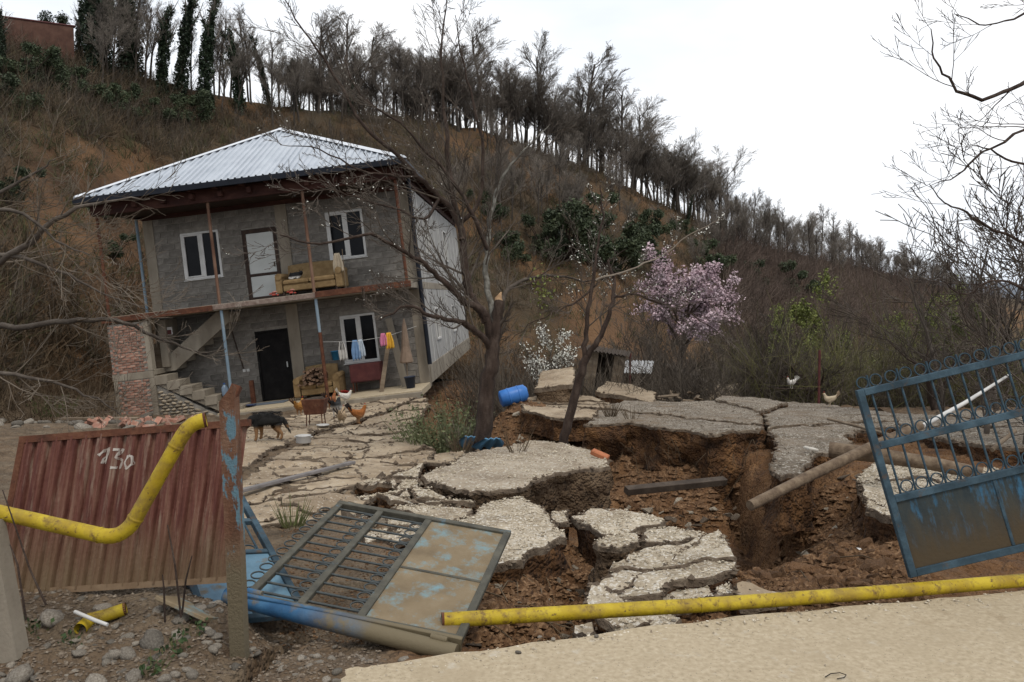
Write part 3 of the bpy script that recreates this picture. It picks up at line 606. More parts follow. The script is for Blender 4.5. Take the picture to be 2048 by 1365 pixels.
for i in range(3000):
    px, py = rp.uniform(560, 960), rp.uniform(1000, 1330); p = G(px, py, -.2); pos.append((p.x, p.y, zs(p.x, p.y)+.003)); sz.append(rp.choice((.006, .01, .014)))
for i in range(4500):
    px, py = rp.uniform(870, 1200), rp.uniform(795, 890); p = G(px, py, -.45); pos.append((p.x, p.y, zs(p.x, p.y)+.01)); sz.append(rp.choice((.015, .02, .03, .045, .06, .09)))
o = pebbles('crumbled_soil', pos, sz, m_crumb, 3); o['label'] = 'crumbled red brown soil in the slide hollows'
pos, sz = [], []
for i in range(650):
    x = rp.uniform(-1, 4.5); d = road_edge(x)-abs(rp.gauss(0, .09)) if rp.random() < .75 else rp.uniform(3.2, road_edge(x)); pos.append((x, d, .002)); sz.append(rp.choice((.002, .003, .004, .006, .009))*(1 if d < road_edge(x)-.2 else 1.4))
o = pebbles('road_grit', pos, sz, m_peb, 5); o['label'] = 'grit and crumbs of soil along the road edge'
for i in range(26):
    px, py = rp.uniform(780, 1500), rp.uniform(1190, 1340); d = 2*F/(py-600); x = (px-CX)/F*d
    if road_edge(x)-.12 < d < road_edge(x)+.1: link('stone', ST[i % 7], soil, loc=(x, d, .008), rot=(0, 0, i), scale=(.018, .014, .012))
# ================================================================== HOUSE
HM = Matrix.Translation((-6.39, 24, -.94)) @ Matrix.Rotation(R(-1.4), 4, 'Z') @ Matrix.Rotation(R(.4), 4, 'X') @ Matrix.Rotation(R(-6.8), 4, 'Y')
house = thing('house', 'tilted two-storey grey block house with pale metal hip roof', 'house', mat=HM)
def hb(name, boxes, m, parent=house, **kw):
    mb = MB()
    for b in boxes: mb.bbox(*b, b=.008) if len(b) == 6 else mb.bbox(*b)
    return mb.build(name, m, parent, **kw)
XL, XR, DEP, Z1, Z2, ZT = -4.12, 3.97, 15.5, 2.83, 3.05, 5.95
OPL = [(-1.13, -.13, 0, 2.12), (1.48, 2.54, .84, 2.28)]
OPU = [(-3.03, -1.87, 3.9, 5.32), (-1.16, -.12, 3.05, 5.2), (1.41, 2.53, 3.98, 5.42)]
rb = random.Random(4)
bm_me = MB().bbox(-.189, .189, -.016, .08, -.091, .091, b=.008).mesh('block', m_block)
def wallrect(x0, x1, z0, z1, ops, y0=0, y1=.2):
    xs = sorted({x0, x1, *[o[0] for o in ops], *[o[1] for o in ops]}); out = []
    for a, b in zip(xs, xs[1:]):
        zc = [(z0, z1)]
        for o in ops:
            if o[0] < (a+b)/2 < o[1]:
                n = []
                for (p, q) in zc:
                    if o[2] > p: n.append((p, min(q, o[2])))
                    if o[3] < q: n.append((max(p, o[3]), q))
                zc = n
        out += [(a, b, y0, y1, p, q) for p, q in zc if q-p > .01]
    return out
def front(z0, z1, ops, xa, xb, solid):
    mb = MB()
    for b in wallrect(xa, xb, z0, z1, ops): mb.box(*b)
    wl = mb.build('wall', m_mort, house)
    r = 0; z = z0+.1
    while z < z1-.02:
        zc = min(.19, 2*(z1-z)); x = xa+.2-(.2 if r % 2 else 0)
        while x < xb+.2:
            segs = [(max(x-.195, xa+.005), min(x+.195, xb-.005))]
            for o in ops+solid:
                if o[2]-.06 < z < o[3]+.06:
                    n = []
                    for a, b in segs:
                        if o[0] > a: n.append((a, min(b, o[0]-.006)))
                        if o[1] < b: n.append((max(a, o[1]+.006), b))
                    segs = n
            for a, b in segs:
                if b-a > .05:
                    link('block', bm_me, wl, loc=((a+b)/2, rb.uniform(-.006, .004), z+rb.uniform(-.004, .004)), rot=(0, rb.uniform(-.008, .008), 0), scale=((b-a)/.39, 1, rb.uniform(.97, 1.0)))
            x += .4
        z += .2; r += 1
    return wl
front(.0, Z1, OPL, XL+.3, XR-.3, [(-.10, .25, 0, 9)])
front(Z2, ZT, OPU, XL+.3, XR-.3, [(-.08, .27, 0, 9)])
hb('column', [(-.10, .25, -.05, .1, 0, Z1)], m_conc); hb('column', [(-.08, .27, -.05, .1, Z2, ZT)], m_conc)
for x in (XL, XR-.3):
    hb('column', [(x, x+.3, -.03, .27, -.15, Z1)], m_conc); hb('column', [(x, x+.3, -.03, .27, Z2, ZT)], m_conc)
hb('lintel_beam', [(XL, XR, -.06, .24, ZT-.12, ZT+.28)], m_redwood)
# side and back walls
OPS = [(2.9, 4.1, 1.1, 2.2), (8.6, 9.8, 1.1, 2.2), (2.9, 4.1, 4.0, 5.3), (8.6, 9.8, 4.0, 5.3)]
mb = MB()
for (a, b, y0, y1, p, q) in wallrect(.27, DEP, .5, ZT, OPS): mb.box(XR-.2, XR-.01, a, b, p, q)
sw = mb.build('side_wall', m_side, house)
hb('base_beam', [(XR-.3, XR+.02, .27, DEP, -.05, .5)], m_conc)
hb('side_band', [(XR-.25, XR+.0, .27, DEP, Z1, Z2)], m_conc)
for y in (.6, 1.6, 5.4, 6.7, 7.2, 11.2, 12.6, 14.1):
    MB().box(XR-.005, XR+.012, y, y+.07, .5, Z1-.01).build('mortar_streak', m_pvc, sw); MB().box(XR-.005, XR+.012, y, y+.07, Z2+.01, ZT).build('mortar_streak', m_pvc, sw)
hb('wall', [(XL, XL+.2, .27, DEP, 0, ZT)], m_mort); hb('wall', [(XL, XR, DEP, DEP+.2, 0, ZT)], m_mort)
hb('inner_floor', [(XL+.2, XR-.2, .2, DEP, -.2, 0)], m_conc)
for (a, b, p, q) in OPS:
    f = hb('window', [(XR-.12, XR+.03, a, a+.07, p, q), (XR-.12, XR+.03, b-.07, b, p, q), (XR-.12, XR+.03, a, b, p, p+.07), (XR-.12, XR+.03, a, b, q-.07, q)], m_pvc)
    MB().box(XR-.09, XR-.07, a+.06, b-.06, p+.06, q-.06).build('pane', m_glass, f)
# windows and doors of the front
for k, (a, b, p, q) in enumerate((OPU[0], OPU[2], OPL[1])):
    t = .065; c = a+(b-a)*.53
    f = hb('window', [(a, a+t, -.02, .07, p, q), (b-t, b, -.02, .07, p, q), (a+t, b-t, -.02, .07, p, p+t), (a+t, b-t, -.02, .07, q-t, q), (c-.05, c+.05, -.025, .07, p+t, q-t)], m_pvc)
    MB().box(a+t-.005, c-.045, .02, .035, p+t-.005, q-t+.005).build('pane', m_glass, f)
    MB().box(c+.045, b-t+.005, .02, .035, p+t-.005, q-t+.005).build('pane', m_glass, f)
    hb('sash', [(a+t, a+t+.045, -.03, .015, p+t, q-t), (c-.095, c-.05, -.03, .015, p+t, q-t), (a+t+.045, c-.095, -.03, .015, p+t, p+t+.045), (a+t+.045, c-.095, -.03, .015, q-t-.045, q-t)], m_pvc, f)
    hb('sill', [(a-.03, b+.03, -.06, -.02, p-.03, p)], m_pvc, f)
    mb = MB(); rc = random.Random(k); x = a+.12
    for i in range(9): mb.tube([(a+.14+i*.035, .12+.02*math.sin(i*2), q-.08), (a+.14+i*.035, .12+.02*math.sin(i*2+1), p+.1)], .022, 5)
    mb.build('curtain', mat('curtain%d' % k, c3((.11, .11, .09), (.16, .16, .13), (.2, .2, .17)), 6), f)
a, b, p, q = OPU[1]
f = hb('door', [(a, a+.12, -.03, .08, p, q), (b-.1, b, -.03, .08, p, q), (a+.12, b-.1, -.03, .08, q-.13, q), (a+.12, b-.1, -.03, .08, p, p+.1), (a+.12, b-.1, -.03, .06, p+.72, p+.80)], m_wood_d)
hb('door_panel', [(a+.12, b-.1, -.015, .05, p+.80, q-.13)], m_doorw, f); hb('door_panel', [(a+.12, b-.1, -.015, .05, p+.1, p+.72)], m_doorw, f)
hb('handle', [(b-.16, b-.13, -.07, -.03, p+.95, p+1.1)], m_wood_d, f)
a, b, p, q = OPL[0]
f = hb('door', [(a, a+.06, -.02, .1, p, q), (b-.06, b, -.02, .1, p, q), (a+.06, b-.06, -.02, .1, q-.06, q), (a+.06, b-.06, .02, .07, p+.02, q-.06)], m_black)
hb('handle', [(b-.14, b-.11, -.03, .02, p+.95, p+1.12)], m_doorw, f)
# balcony slab, porch, beams
sl_ = hb('balcony_slab', [(-4.85, XR-.02, -1.5, .0, Z1+.02, Z2-.02)], m_conc)
hb('rusty_edge', [(-4.88, -1.7, -1.56, -1.5, Z1+.03, Z2-.03)], m_rust, sl_); hb('rusty_edge', [(1.25, XR, -1.56, -1.5, Z1+.05, Z2-.0)], m_rust, sl_)
hb('bare_edge', [(-1.7, 1.25, -1.53, -1.5, Z1+.05, Z2-.03)], mat('stained_edge', c3((.10, .065, .05), (.19, .14, .115), (.28, .235, .2)), 6, 8, .5, 40, .9), sl_)
hb('porch_slab', [(-1.75, XR, -1.95, -.03, -.17, .0)], m_road)
hb('porch_kerb', [(-1.78, XR+.02, -2.05, -1.95, -.3, -.04)], m_conc)
hb('ceiling', [(XL+.2, XR-.2, .2, DEP, Z1, Z2)], m_mort)
# roof
EX0, EX1, EY0, EY1, EZ = -4.98, 4.24, -2.0, DEP+.6, 6.38
RUN = (EX1-EX0)/2; RISE = 2.3; CXR = (EX0+EX1)/2; YA, YB = EY0+RUN, EY1-RUN
roof = hb('roof', [(EX0+.1, EX1-.1, EY0+.1, EY1-.1, EZ-.06, EZ-.02)], m_redwood)
def prof(u):                                       # trapezoid ribs
    t = (u/.195) % 1; return .055*(sm(.0, .10, t)-sm(.32, .42, t))
def sheet(to3, u0, u1, hmax):
    mb = MB(); us_ = np.arange(u0, u1+1e-6, (u1-u0)/48); top, bot = [], []
    for u in us_:
        h = max(hmax(u), .0); z = prof(u)
        bot.append(to3(u, 0, z)); top.append(to3(u, h, z))
    n = len(us_); mb.add(bot+top, [(i, i+1, n+i+1, n+i) for i in range(n-1)])
    return mb.build('roof_sheet', m_roof, roof)
W = EX1-EX0; LD = EY1-EY0
for i in range(9):
    u0, u1 = W*i/9, W*(i+1)/9
    sheet(lambda u, t, z: V((EX0+u, EY0+t, EZ+t*RISE/RUN+z)), u0, u1, lambda u: min(u, W-u))
    sheet(lambda u, t, z: V((EX1-u, EY1-t, EZ+t*RISE/RUN+z)), u0, u1, lambda u: min(u, W-u))
for i in range(12):
    u0, u1 = LD*i/12, LD*(i+1)/12; hm = lambda u: min(u, LD-u, RUN)
    sheet(lambda u, t, z: V((EX1-t, EY0+u, EZ+t*RISE/RUN+z)), u0, u1, hm)
    sheet(lambda u, t, z: V((EX0+t, EY1-u, EZ+t*RISE/RUN+z)), u0, u1, hm)
AP, BP = V((CXR, YA, EZ+RISE)), V((CXR, YB, EZ+RISE))
for c, a_ in ((V((EX0, EY0, EZ)), AP), (V((EX1, EY0, EZ)), AP), (V((EX0, EY1, EZ)), BP), (V((EX1, EY1, EZ)), BP), (AP, BP)):
    dr = (a_-c).normalized(); sd = dr.cross(V((0, 0, 1))).normalized(); mb = MB(); up = V((0, 0, .055))
    pts = [-sd*.13-V((0, 0, .03)), -sd*.05+V((0, 0, .03)), sd*.05+V((0, 0, .03)), sd*.13-V((0, 0, .03))]
    vs = [c+up+q_ for q_ in pts]+[a_+up+q_ for q_ in pts]
    mb.add(vs, [(0, 1, 5, 4), (1, 2, 6, 5), (2, 3, 7, 6), (0, 3, 2, 1), (4, 5, 6, 7), (0, 4, 7, 3)]); mb.build('hip_cap' if c is not AP else 'ridge_cap', m_cap, roof)
hb('gutter', [(EX0-.04, EX1+.04, EY0-.06, EY0, EZ-.15, EZ+.01), (EX0-.06, EX0, EY0, EY1, EZ-.15, EZ+.01), (EX1, EX1+.06, EY0, EY1, EZ-.15, EZ+.01), (EX0-.04, EX1+.04, EY1, EY1+.06, EZ-.15, EZ+.01)], m_trim, roof)
hb('eave_beam', [(EX0+.15, EX1-.15, -1.55, -1.42, EZ-.46, EZ-.08)], m_redwood, roof)
hb('eave_beam', [(EX0+.25, EX0+.38, -1.4, DEP, EZ-.34, EZ-.08)], m_redwood, roof); hb('eave_beam', [(EX1-.4, EX1-.28, -1.4, DEP, EZ-.34, EZ-.08)], m_redwood, roof)
hb('eave_board', [(EX0+.4, EX1-.42, -1.41, -.07, EZ-.42, EZ-.38)], m_wood_d, roof)
hb('eave_beam', [(EX0+.3, EX1-.3, -.85, -.72, EZ-.37, EZ-.18)], m_redwood, roof)
for i in range(11): hb('rafter', [(EX0+.6+i*.82, EX0+.72+i*.82, -1.72, -1.56, EZ-.36, EZ-.2)], m_redwood, roof)
for i in range(13):
    x = EX0+.3+i*(W-.6)/12; hb('rafter', [(x-.05, x+.05, EY0+.02, -.05, EZ-.165, EZ-.065)], m_redwood, roof)
for i in range(18):
    y = .6+i*.85; hb('rafter', [(EX1-.65, EX1-.02, y-.05, y+.05, EZ-.165, EZ-.065)], m_redwood, roof)
    hb('rafter', [(EX0+.02, EX0+.65, y-.05, y+.05, EZ-.165, EZ-.065)], m_redwood, roof)
# veranda poles: rusty above, blue below
def pole(x, y, z0, z1, m, r=.045): return MB().tube([(x, y, z0), (x, y, (z0+z1)/2), (x, y, z1)], r, 10).build('veranda_pole', m, house)
pole(-1.52, -1.43, Z2-.02, EZ-.45, m_polerust); pole(-1.50, -1.43, .55, Z1+.02, m_poleblue)
pole(1.20, -1.43, Z2-.02, EZ-.45, m_polerust); pole(1.22, -1.43, 1.9, Z1+.02, m_poleblue); pole(1.225, -1.43, -.01, 1.9, m_rust, .05)
pole(3.85, -1.43, Z2-.02, EZ-.45, m_rust); pole(-4.72, -1.43, 2.7, EZ-.45, m_rust); pole(-4.36, .1, Z2-.02, EZ-.45, m_poleblue)
mb = MB().tube([(XR+.08, -.22, 6.2), (XR+.08, -.22, .55)], .065, 10); mb.build('downpipe', m_trim, house)
# stairs
st = thing('x', None, None); bpy.data.objects.remove(st)
stairs = hb('staircase', [(-4.83, -3.6, -1.42, -.05, 1.25, 1.40)], m_conc)
for i in range(8):
    x0 = -3.60+i*.34; z = 1.40-(i+1)*.185
    hb('step', [(x0-.02, x0+.35, -1.48, -.78, z-.26 if i < 7 else z-.18, z)], m_conc, stairs)
for i in range(7):
    x0 = -3.6+i*.30; z = 1.40+(i+1)*.2
    hb('step', [(x0, x0+.32, -.74, -.05, z-.3, z)], m_conc, stairs)
mb = MB(); mb.add([(-3.62, -.78, 1.28), (-3.3, -.78, 1.28), (-1.55, -.78, 2.52), (-1.55, -.78, 2.84), (-1.9, -.78, 2.84), (-3.62, -.78, 1.62)] + [(-3.62, -.735, 1.28), (-3.3, -.735, 1.28), (-1.55, -.735, 2.52), (-1.55, -.735, 2.84), (-1.9, -.735, 2.84), (-3.62, -.735, 1.62)],
    [(0, 1, 2, 3, 4, 5), (11, 10, 9, 8, 7, 6)]+[((i+1) % 6, i, i+6, (i+1) % 6+6) for i in range(6)]); mb.build('stringer', m_conc, stairs)
mb = MB(); pr = [(-3.62, 1.14), (-3.62, .98), (-1.25, -.34), (-.95, -.34), (-.95, -.22)]
mb.add([(x, -1.44, z) for x, z in pr]+[(x, -.8, z) for x, z in pr], [(0, 1, 2, 3, 4), (9, 8, 7, 6, 5)]+[((i+1) % 5, i, i+5, (i+1) % 5+5) for i in range(5)]); mb.build('stair_slab', m_conc, stairs)
# brick pier
brick_me = MB().bbox(-.12, .12, -.06, .06, -.032, .032, b=.005).mesh('brick', m_brick)
def brickwall(nm, x0, x1, y, z0, z1, parent, keep=lambda x, z: True):
    wl = hb(nm, [(x0, x1, y, y+.2, z0, z1)], m_mort, parent) if nm else parent
    z = z0+.038; r = 0
    while z < z1-.02:
        x = x0+.06+(.125 if r % 2 else 0)
        while x < x1-.04:
            if keep(x, z):
                hw = min(.12, x1-x, x-x0); link('brick', brick_me, wl, loc=(x, y+.045+rb.uniform(-.014, .010), z+rb.uniform(-.006, .006)), rot=(0, rb.gauss(0, .03), rb.gauss(0, .03)), scale=(hw/.12*rb.uniform(.9, 1), 1, rb.uniform(.85, 1.05)))
            x += .25
        z += .072; r += 1
    return wl
pier = hb('pier', [(-4.80, -3.62, -1.5, -1.3, 1.18, 1.38)], m_conc)
brickwall('pier_brickwork', -4.78, -3.75, -1.49, 1.385, 2.8, house)
brickwall('pier_brickwork', -4.66, -3.75, -1.49, -.2, 1.175, house)
hb('pier_edge', [(-3.75, -3.6, -1.5, -1.28, -.1, 1.175), (-3.75, -3.62, -1.5, -1.28, 1.385, 2.8), (-4.78, -4.66, -1.5, -1.28, -.1, 1.175)], m_conc)
hb('pier_back', [(-3.62, -3.4, -.9, -.1, 1.41, 2.8)], m_conc)
# stone wing wall under the stair, split from it by a gaping crack
mb = MB(); pr = [(-3.6, -.6), (-1.0, -.6), (-1.0, -.4), (-1.5, -.30), (-2.2, .06), (-3.6, .96)]
mb.add([(x, -1.42, z) for x, z in pr]+[(x, -1.2, z) for x, z in pr], [(0, 1, 2, 3, 4, 5), (11, 10, 9, 8, 7, 6)]+[((i+1) % 6, i, i+6, (i+1) % 6+6) for i in range(6)])
wing = mb.build('stone_wall', m_mort, house)
bst = rock_mesh('wall_stone', rb, mat('wall_stone', c3((.17, .14, .10), (.235, .195, .14), (.30, .255, .195)), 6, 6, .5, 30, .9, rnd=.3, dirt=(4, .56, .66, (.24, .14, .10))), 1)
z = -.5; r = 0
while z < .9:
    x = -3.52+(.08 if r % 2 else 0)
    while x < -1.1:
        if z < .93-(x+3.6)*.64-.03: link('wall_stone', bst, wing, loc=(x, -1.42+rb.uniform(-.02, .01), z), rot=(0, rb.uniform(-.3, .3), 0), scale=(rb.uniform(.075, .11), .05, rb.uniform(.035, .05)))
        x += rb.uniform(.15, .21)
    z += .088; r += 1
hb('socket', [(-1.62, -1.53, -.03, -.011, .95, 1.04), (-1.50, -1.41, -.03, -.011, .95, 1.04)], m_pvc)
mb = MB().tube([(-1.85, -.03, 2.5), (-1.72, -.03, 1.75), (-1.58, -.03, 1.05)], .018, 5); mb.build('cable_chase', m_wood_d, house)

# ================================================================== THINGS ON AND AROUND THE HOUSE
def hloc(x, y, z, rz=0): return HM @ Matrix.Translation((x, y, z)) @ Matrix.Rotation(R(rz), 4, 'Z')
def cloth_drop(name, w_, h_, label, cat, m, fold=3, waist=1, group=None, mat4=None, parent=None):
    mb = MB(); nx, nz_ = 12, 8; vs = []
    for side in (0, 1):
        for j in range(nz_+1):
            for i in range(nx+1):
                t = j/nz_; ww = w_*(.45+.55*min(1, t*1.6+.1))*waist; vs.append(((i/nx-.5)*ww, .03*math.sin(i/nx*6.28*fold+t)*(.4+t)+(.012 if side else -.0), -t*h_*(1-.06*math.cos(i*1.7))))
    n1 = (nx+1)*(nz_+1); q = [(j*(nx+1)+i, j*(nx+1)+i+1, (j+1)*(nx+1)+i+1, (j+1)*(nx+1)+i) for j in range(nz_) for i in range(nx)]
    mb.add(vs, [f[::-1] for f in q]+[tuple(a+n1 for a in f) for f in q]+[(i, i+1, n1+i+1, n1+i) for i in range(nx)]+[(nz_*(nx+1)+i+1, nz_*(nx+1)+i, n1+nz_*(nx+1)+i, n1+nz_*(nx+1)+i+1) for i in range(nx)], 0, True)
    return mb
def flat(name, c, **k): return mat(name, c3(tuple(x*.75 for x in c), c, tuple(min(1, x*1.2) for x in c)), k.pop('scale', 6), 5, k.pop('bump', .1), 30, k.pop('rough', .85), **k)
# sofa on the balcony
def sofa(M4, name, label, L_=1.95, group=None):
    t = thing(name, label, 'sofa', mat=M4)
    MB().bbox(-L_/2+.12, L_/2-.12, -.42, .3, .12, .30, b=.02).build('base', m_sofa, t)
    for s in (-1, 1): MB().bbox(min(s*.01, s*(L_/2-.13)), max(s*.01, s*(L_/2-.13)), -.45, .2, .30, .45, b=.045).build('seat_cushion', m_sofa, t)
    mb = MB(); n = 14                                # tufted back
    vs = []
    for j in range(7):
        for i in range(n+1):
            x = -L_/2+.1+(L_-.2)*i/n; z = .4+.5*j/6; b_ = .035*abs(math.sin(i*1.57+j*1.57)); vs.append((x, .2+.12*j/6-b_, z+.03*math.sin(math.pi*i/n)*(j/6)))
    for j in range(7):
        for i in range(n+1): x = -L_/2+.1+(L_-.2)*i/n; vs.append((x, .42, .4+.5*j/6+.03*math.sin(math.pi*i/n)*(j/6)))
    m_ = n+1; q = [(j*m_+i, j*m_+i+1, (j+1)*m_+i+1, (j+1)*m_+i) for j in range(6) for i in range(n)]
    mb.add(vs, q+[tuple(a+7*m_ for a in f[::-1]) for f in q]+[(6*m_+i, 6*m_+i+1, 13*m_+i+1, 13*m_+i) for i in range(n)]+[(j*m_, (j+1)*m_, (j+8)*m_, (j+7)*m_) for j in range(6)]+[((j+1)*m_+n, j*m_+n, (j+7)*m_+n, (j+8)*m_+n) for j in range(6)], 0, True); mb.build('backrest', m_sofa, t)
    for s in (-1, 1):
        mb = MB(); mb.bbox(s*L_/2-.10, s*L_/2+.08, -.42, .36, .08, .56, b=.03); mb.tube([(s*L_/2, -.44, .56), (s*L_/2+.0, .36, .58)], .10, 8); mb.build('armrest', m_sofa, t)
    for sx in (-1, 1):
        for sy in (-.36, .28): MB().bbox(sx*(L_/2-.1)-.03, sx*(L_/2-.1)+.03, sy-.03, sy+.03, 0, .12, b=.005).build('leg', m_wood_d, t)
    return t
sofa(hloc(.98, -.62, Z2, 0), 'sofa', 'mustard tufted sofa on the balcony under the window', 1.75)
o = cloth_drop('towel', .3, .55, '', '', None).build('towel', flat('beige_towel', (.36, .30, .22)), label='beige towel hung over the right end of the balcony sofa', cat='towel'); o.matrix_world = hloc(1.86, -1.0, Z2+1.05)
mb = MB().tube([(0, 0, 0), (.02, 0, 1.15)], .014, 6); o = mb.build('broom_handle', m_wood, label='wooden stick standing against the right end of the balcony sofa', cat='stick'); o.matrix_world = hloc(1.99, -.9, Z2)
mred = flat('red_pepper', (.30, .045, .03), rough=.5); mpk = flat('pink_rag', (.36, .17, .14))
for k, (x, lab) in enumerate(((.02, 'left heap of red peppers drying on the balcony edge'), (.52, 'right heap of red peppers drying on the balcony edge'))):
    t = thing('pepper_heap', lab, 'peppers', mat=hloc(x, -1.36, Z2), group='peppers on the balcony edge')
    for i in range(9):
        a = i*2.4; MB().tube([(.10*math.cos(a)*(i/9), .05*math.sin(a), .03+.012*(9-i)), (.10*math.cos(a)*(i/9)+.06*math.cos(a*3), .05*math.sin(a)+.02, .035+.012*(9-i)), (.10*math.cos(a)*(i/9)+.11*math.cos(a*3), .05*math.sin(a)+.03, .03+.01*(9-i))], [.02, .026, .006], 6).build('pepper', mred if i % 3 else mpk, t)
# ground-floor porch things
sofa(hloc(.82, -.55, 0, 0), 'porch_sofa', 'old mustard sofa on the porch heaped with firewood', 1.15)
for i in range(46):
    row = i//8; x = -.30+.09*(i % 8)+rb.uniform(-.02, .02)+.04*row; 
    M4 = hloc(.68+x*.9, -.95+rb.uniform(-.05, .12), .47+.075*row-.02*abs(i % 8-4), 0) @ Matrix.Rotation(R(80+rb.uniform(-14, 14)), 4, 'X') @ Matrix.Rotation(rb.uniform(-.5, .5), 4, 'Y')
    r_ = rb.uniform(.028, .048); o = MB().tube([(0, 0, -.2), (.01, .01, 0), (0, 0, .2)], r_, 6, smooth=False).build('firewood_log', m_fire, label='split firewood log in the heap on the porch sofa', cat='firewood', group='firewood on the porch sofa'); o.matrix_world = M4
def bucket(M4, name, label, m, r=.14, h=.27, group=None):
    t = thing(name, label, 'bucket', mat=M4, group=group)
    MB().lathe([(0, .0), (r*.75, 0), (r, h), (r*1.07, h), (r*1.07, h+.015), (r*.96, h+.015), (r*.72, .015), (0, .015)], 16).build('tub', m, t)
    MB().tube([(r*math.cos(a), 0, h-.01-r*.9*math.sin(a)) for a in np.linspace(0, math.pi, 9)], .005, 5).build('handle', m_darkplank, t)
    return t
bucket(hloc(1.28, -.22, 1.0), 'hanging_bucket', 'bright blue bucket hanging on the porch wall beside the window', m_bucket, .13, .26)
MB().tube([(1.28, -.02, 1.17), (1.28, -.24, 1.18)], .01, 5).build('bucket_hook', m_rust, house)
bucket(hloc(3.55, -1.1, 0), 'porch_bucket', 'dark blue bucket standing beside the right porch column', flat('navy', (.02, .028, .05), rough=.5), .16, .32)
t = thing('cabinet', 'dark red metal cabinet under the porch window', 'cabinet', mat=hloc(2.2, -.42, 0))
MB().bbox(-.45, .45, -.25, .25, .30, .82, b=.01).build('body', m_redcab, t); MB().bbox(-.42, .42, -.262, -.25, .33, .79, b=.004).build('door', m_redcab, t)
for sx in (-.4, .4):
    for sy in (-.2, .2): MB().bbox(sx-.02, sx+.02, sy-.02, sy+.02, 0, .30, b=.004).build('leg', m_rust, t)
o = cloth_drop('a', .3, .28, '', '', None).build('red_rag', flat('red_rag', (.32, .03, .03)), label='red rag lying on the porch floor by the sofa', cat='rag'); o.matrix_world = hloc(1.58, -1.0, .14) @ Matrix.Rotation(R(60), 4, 'X')
MB().bbox(-.06, .06, -.02, .02, 0, 1.75, b=.005).build('leaning_plank', m_wood, label='plain plank leaning on the porch wall right of the window', cat='plank').matrix_world = hloc(2.72, -1.25, 0) @ Matrix.Rotation(R(13), 4, 'Y') @ Matrix.Rotation(R(-12), 4, 'X')
MB().bbox(-.10, .10, -.015, .015, 0, 2.1, b=.005).build('leaning_board', m_conc, label='grey board leaning in the porch corner behind the plank', cat='board').matrix_world = hloc(3.3, -.5, 0) @ Matrix.Rotation(R(-9), 4, 'Y') @ Matrix.Rotation(R(-9), 4, 'X')
t = thing('folded_parasol', 'folded tan parasol standing in the porch corner', 'parasol', mat=hloc(3.45, -.95, 0) @ Matrix.Rotation(R(3), 4, 'Y'))
MB().lathe([(.02, 2.0), (.07, 1.75), (.12, 1.2), (.20, .75), (.16, .72), (.02, .8)], 9, smooth=False).build('canopy', flat('tan_canvas', (.17, .12, .085)), t); MB().tube([(0, 0, 0), (0, 0, 1.05)], .022, 8).build('pole', m_wood, t)
t = thing('clothesline', 'thin clothesline stretched across the porch', 'clothesline', mat=hloc(0, 0, 0))
LINE = [(1.22, -1.4, 1.62), (2.2, -1.36, 1.52), (3.1, -1.32, 1.56), (XR-.2, -.1, 1.72)]
MB().tube(LINE, .006, 4).build('cord', m_pvc, t)
def hang(x, z, w_, h_, label, parts, cat):
    t = thing('hanging_cloth', label, cat, mat=hloc(x, -1.36, z), group='washing on the porch line')
    for (dx, ww, hh, m, nm) in parts: o = cloth_drop('x', ww, hh, '', '', None).build(nm, m, t, loc=(dx, .01*dx, 0))
hang(1.78, 1.56, .2, .5, 'black and white cloth hung leftmost on the porch line', [(0, .16, .22, flat('black_cloth', (.012, .012, .012)), 'dark_top'), (.0, .24, .52, flat('white_cloth', (.42, .40, .37)), 'white_skirt')], 'cloth')
hang(2.23, 1.56, .3, .55, 'blue and white garment hung on the porch line before the window', [(-.07, .26, .56, flat('blue_cloth', (.13, .22, .36)), 'blue_half'), (.09, .2, .5, flat('paleblue_cloth', (.36, .41, .46)), 'pale_half')], 'garment')
hang(3.05, 1.66, .3, .45, 'pink and yellow towel hung rightmost on the porch line', [(-.07, .22, .36, flat('pink_cloth', (.48, .16, .26)), 'pink_half'), (.09, .24, .46, flat('yellow_cloth', (.55, .30, .03)), 'yellow_half')], 'towel')
t = thing('water_bottle', 'large clear water bottle standing on the stair step', 'bottle', mat=hloc(-1.78, -1.15, .40))
MB().lathe([(0, 0), (.085, 0), (.095, .03), (.095, .22), (.06, .29), (.03, .31), (.03, .34), (0, .34)], 12).build('body', flat('bottle_plastic', (.16, .21, .27), rough=.15), t); MB().lathe([(0, .34), (.036, .335), (.036, .37), (0, .37)], 10).build('cap', flat('blue_cap', (.03, .08, .24)), t)
t = thing('cupboard', 'small wooden cupboard standing on the stair landing', 'cupboard', mat=hloc(-3.85, -.55, 1.405))
MB().bbox(-.24, .24, -.2, .2, 0, .72, b=.01).build('body', m_wood, t); MB().bbox(-.21, -.005, -.212, -.2, .04, .68, b=.004).build('door', m_wood, t); MB().bbox(.005, .21, -.212, -.2, .04, .68, b=.004).build('door', m_wood, t)
t = thing('wall_plate', 'small white and dark red plate fixed on the stair wall', 'plate', mat=hloc(-3.36, -.78, 2.45)); MB().bbox(-.11, .11, -.02, .0, -.11, .11, b=.006).build('board', m_pvc, t); MB().bbox(-.08, .08, -.028, -.02, -.1, .03, b=.004).build('dark_patch', m_redcab, t)
MB().bbox(-.6, .6, -.3, .3, 0, .02, b=.005).build('doormat', flat('grey_mat', (.09, .105, .125)), label='blue grey mat on the porch before the black door', cat='mat').matrix_world = hloc(-.75, -.75, .003)
MB().bbox(-.06, .06, -.05, .05, 0, .7, b=.01).build('rust_post', m_rust, label='short rusty stake standing left of the black door', cat='stake').matrix_world = hloc(-1.3, -.3, 0)
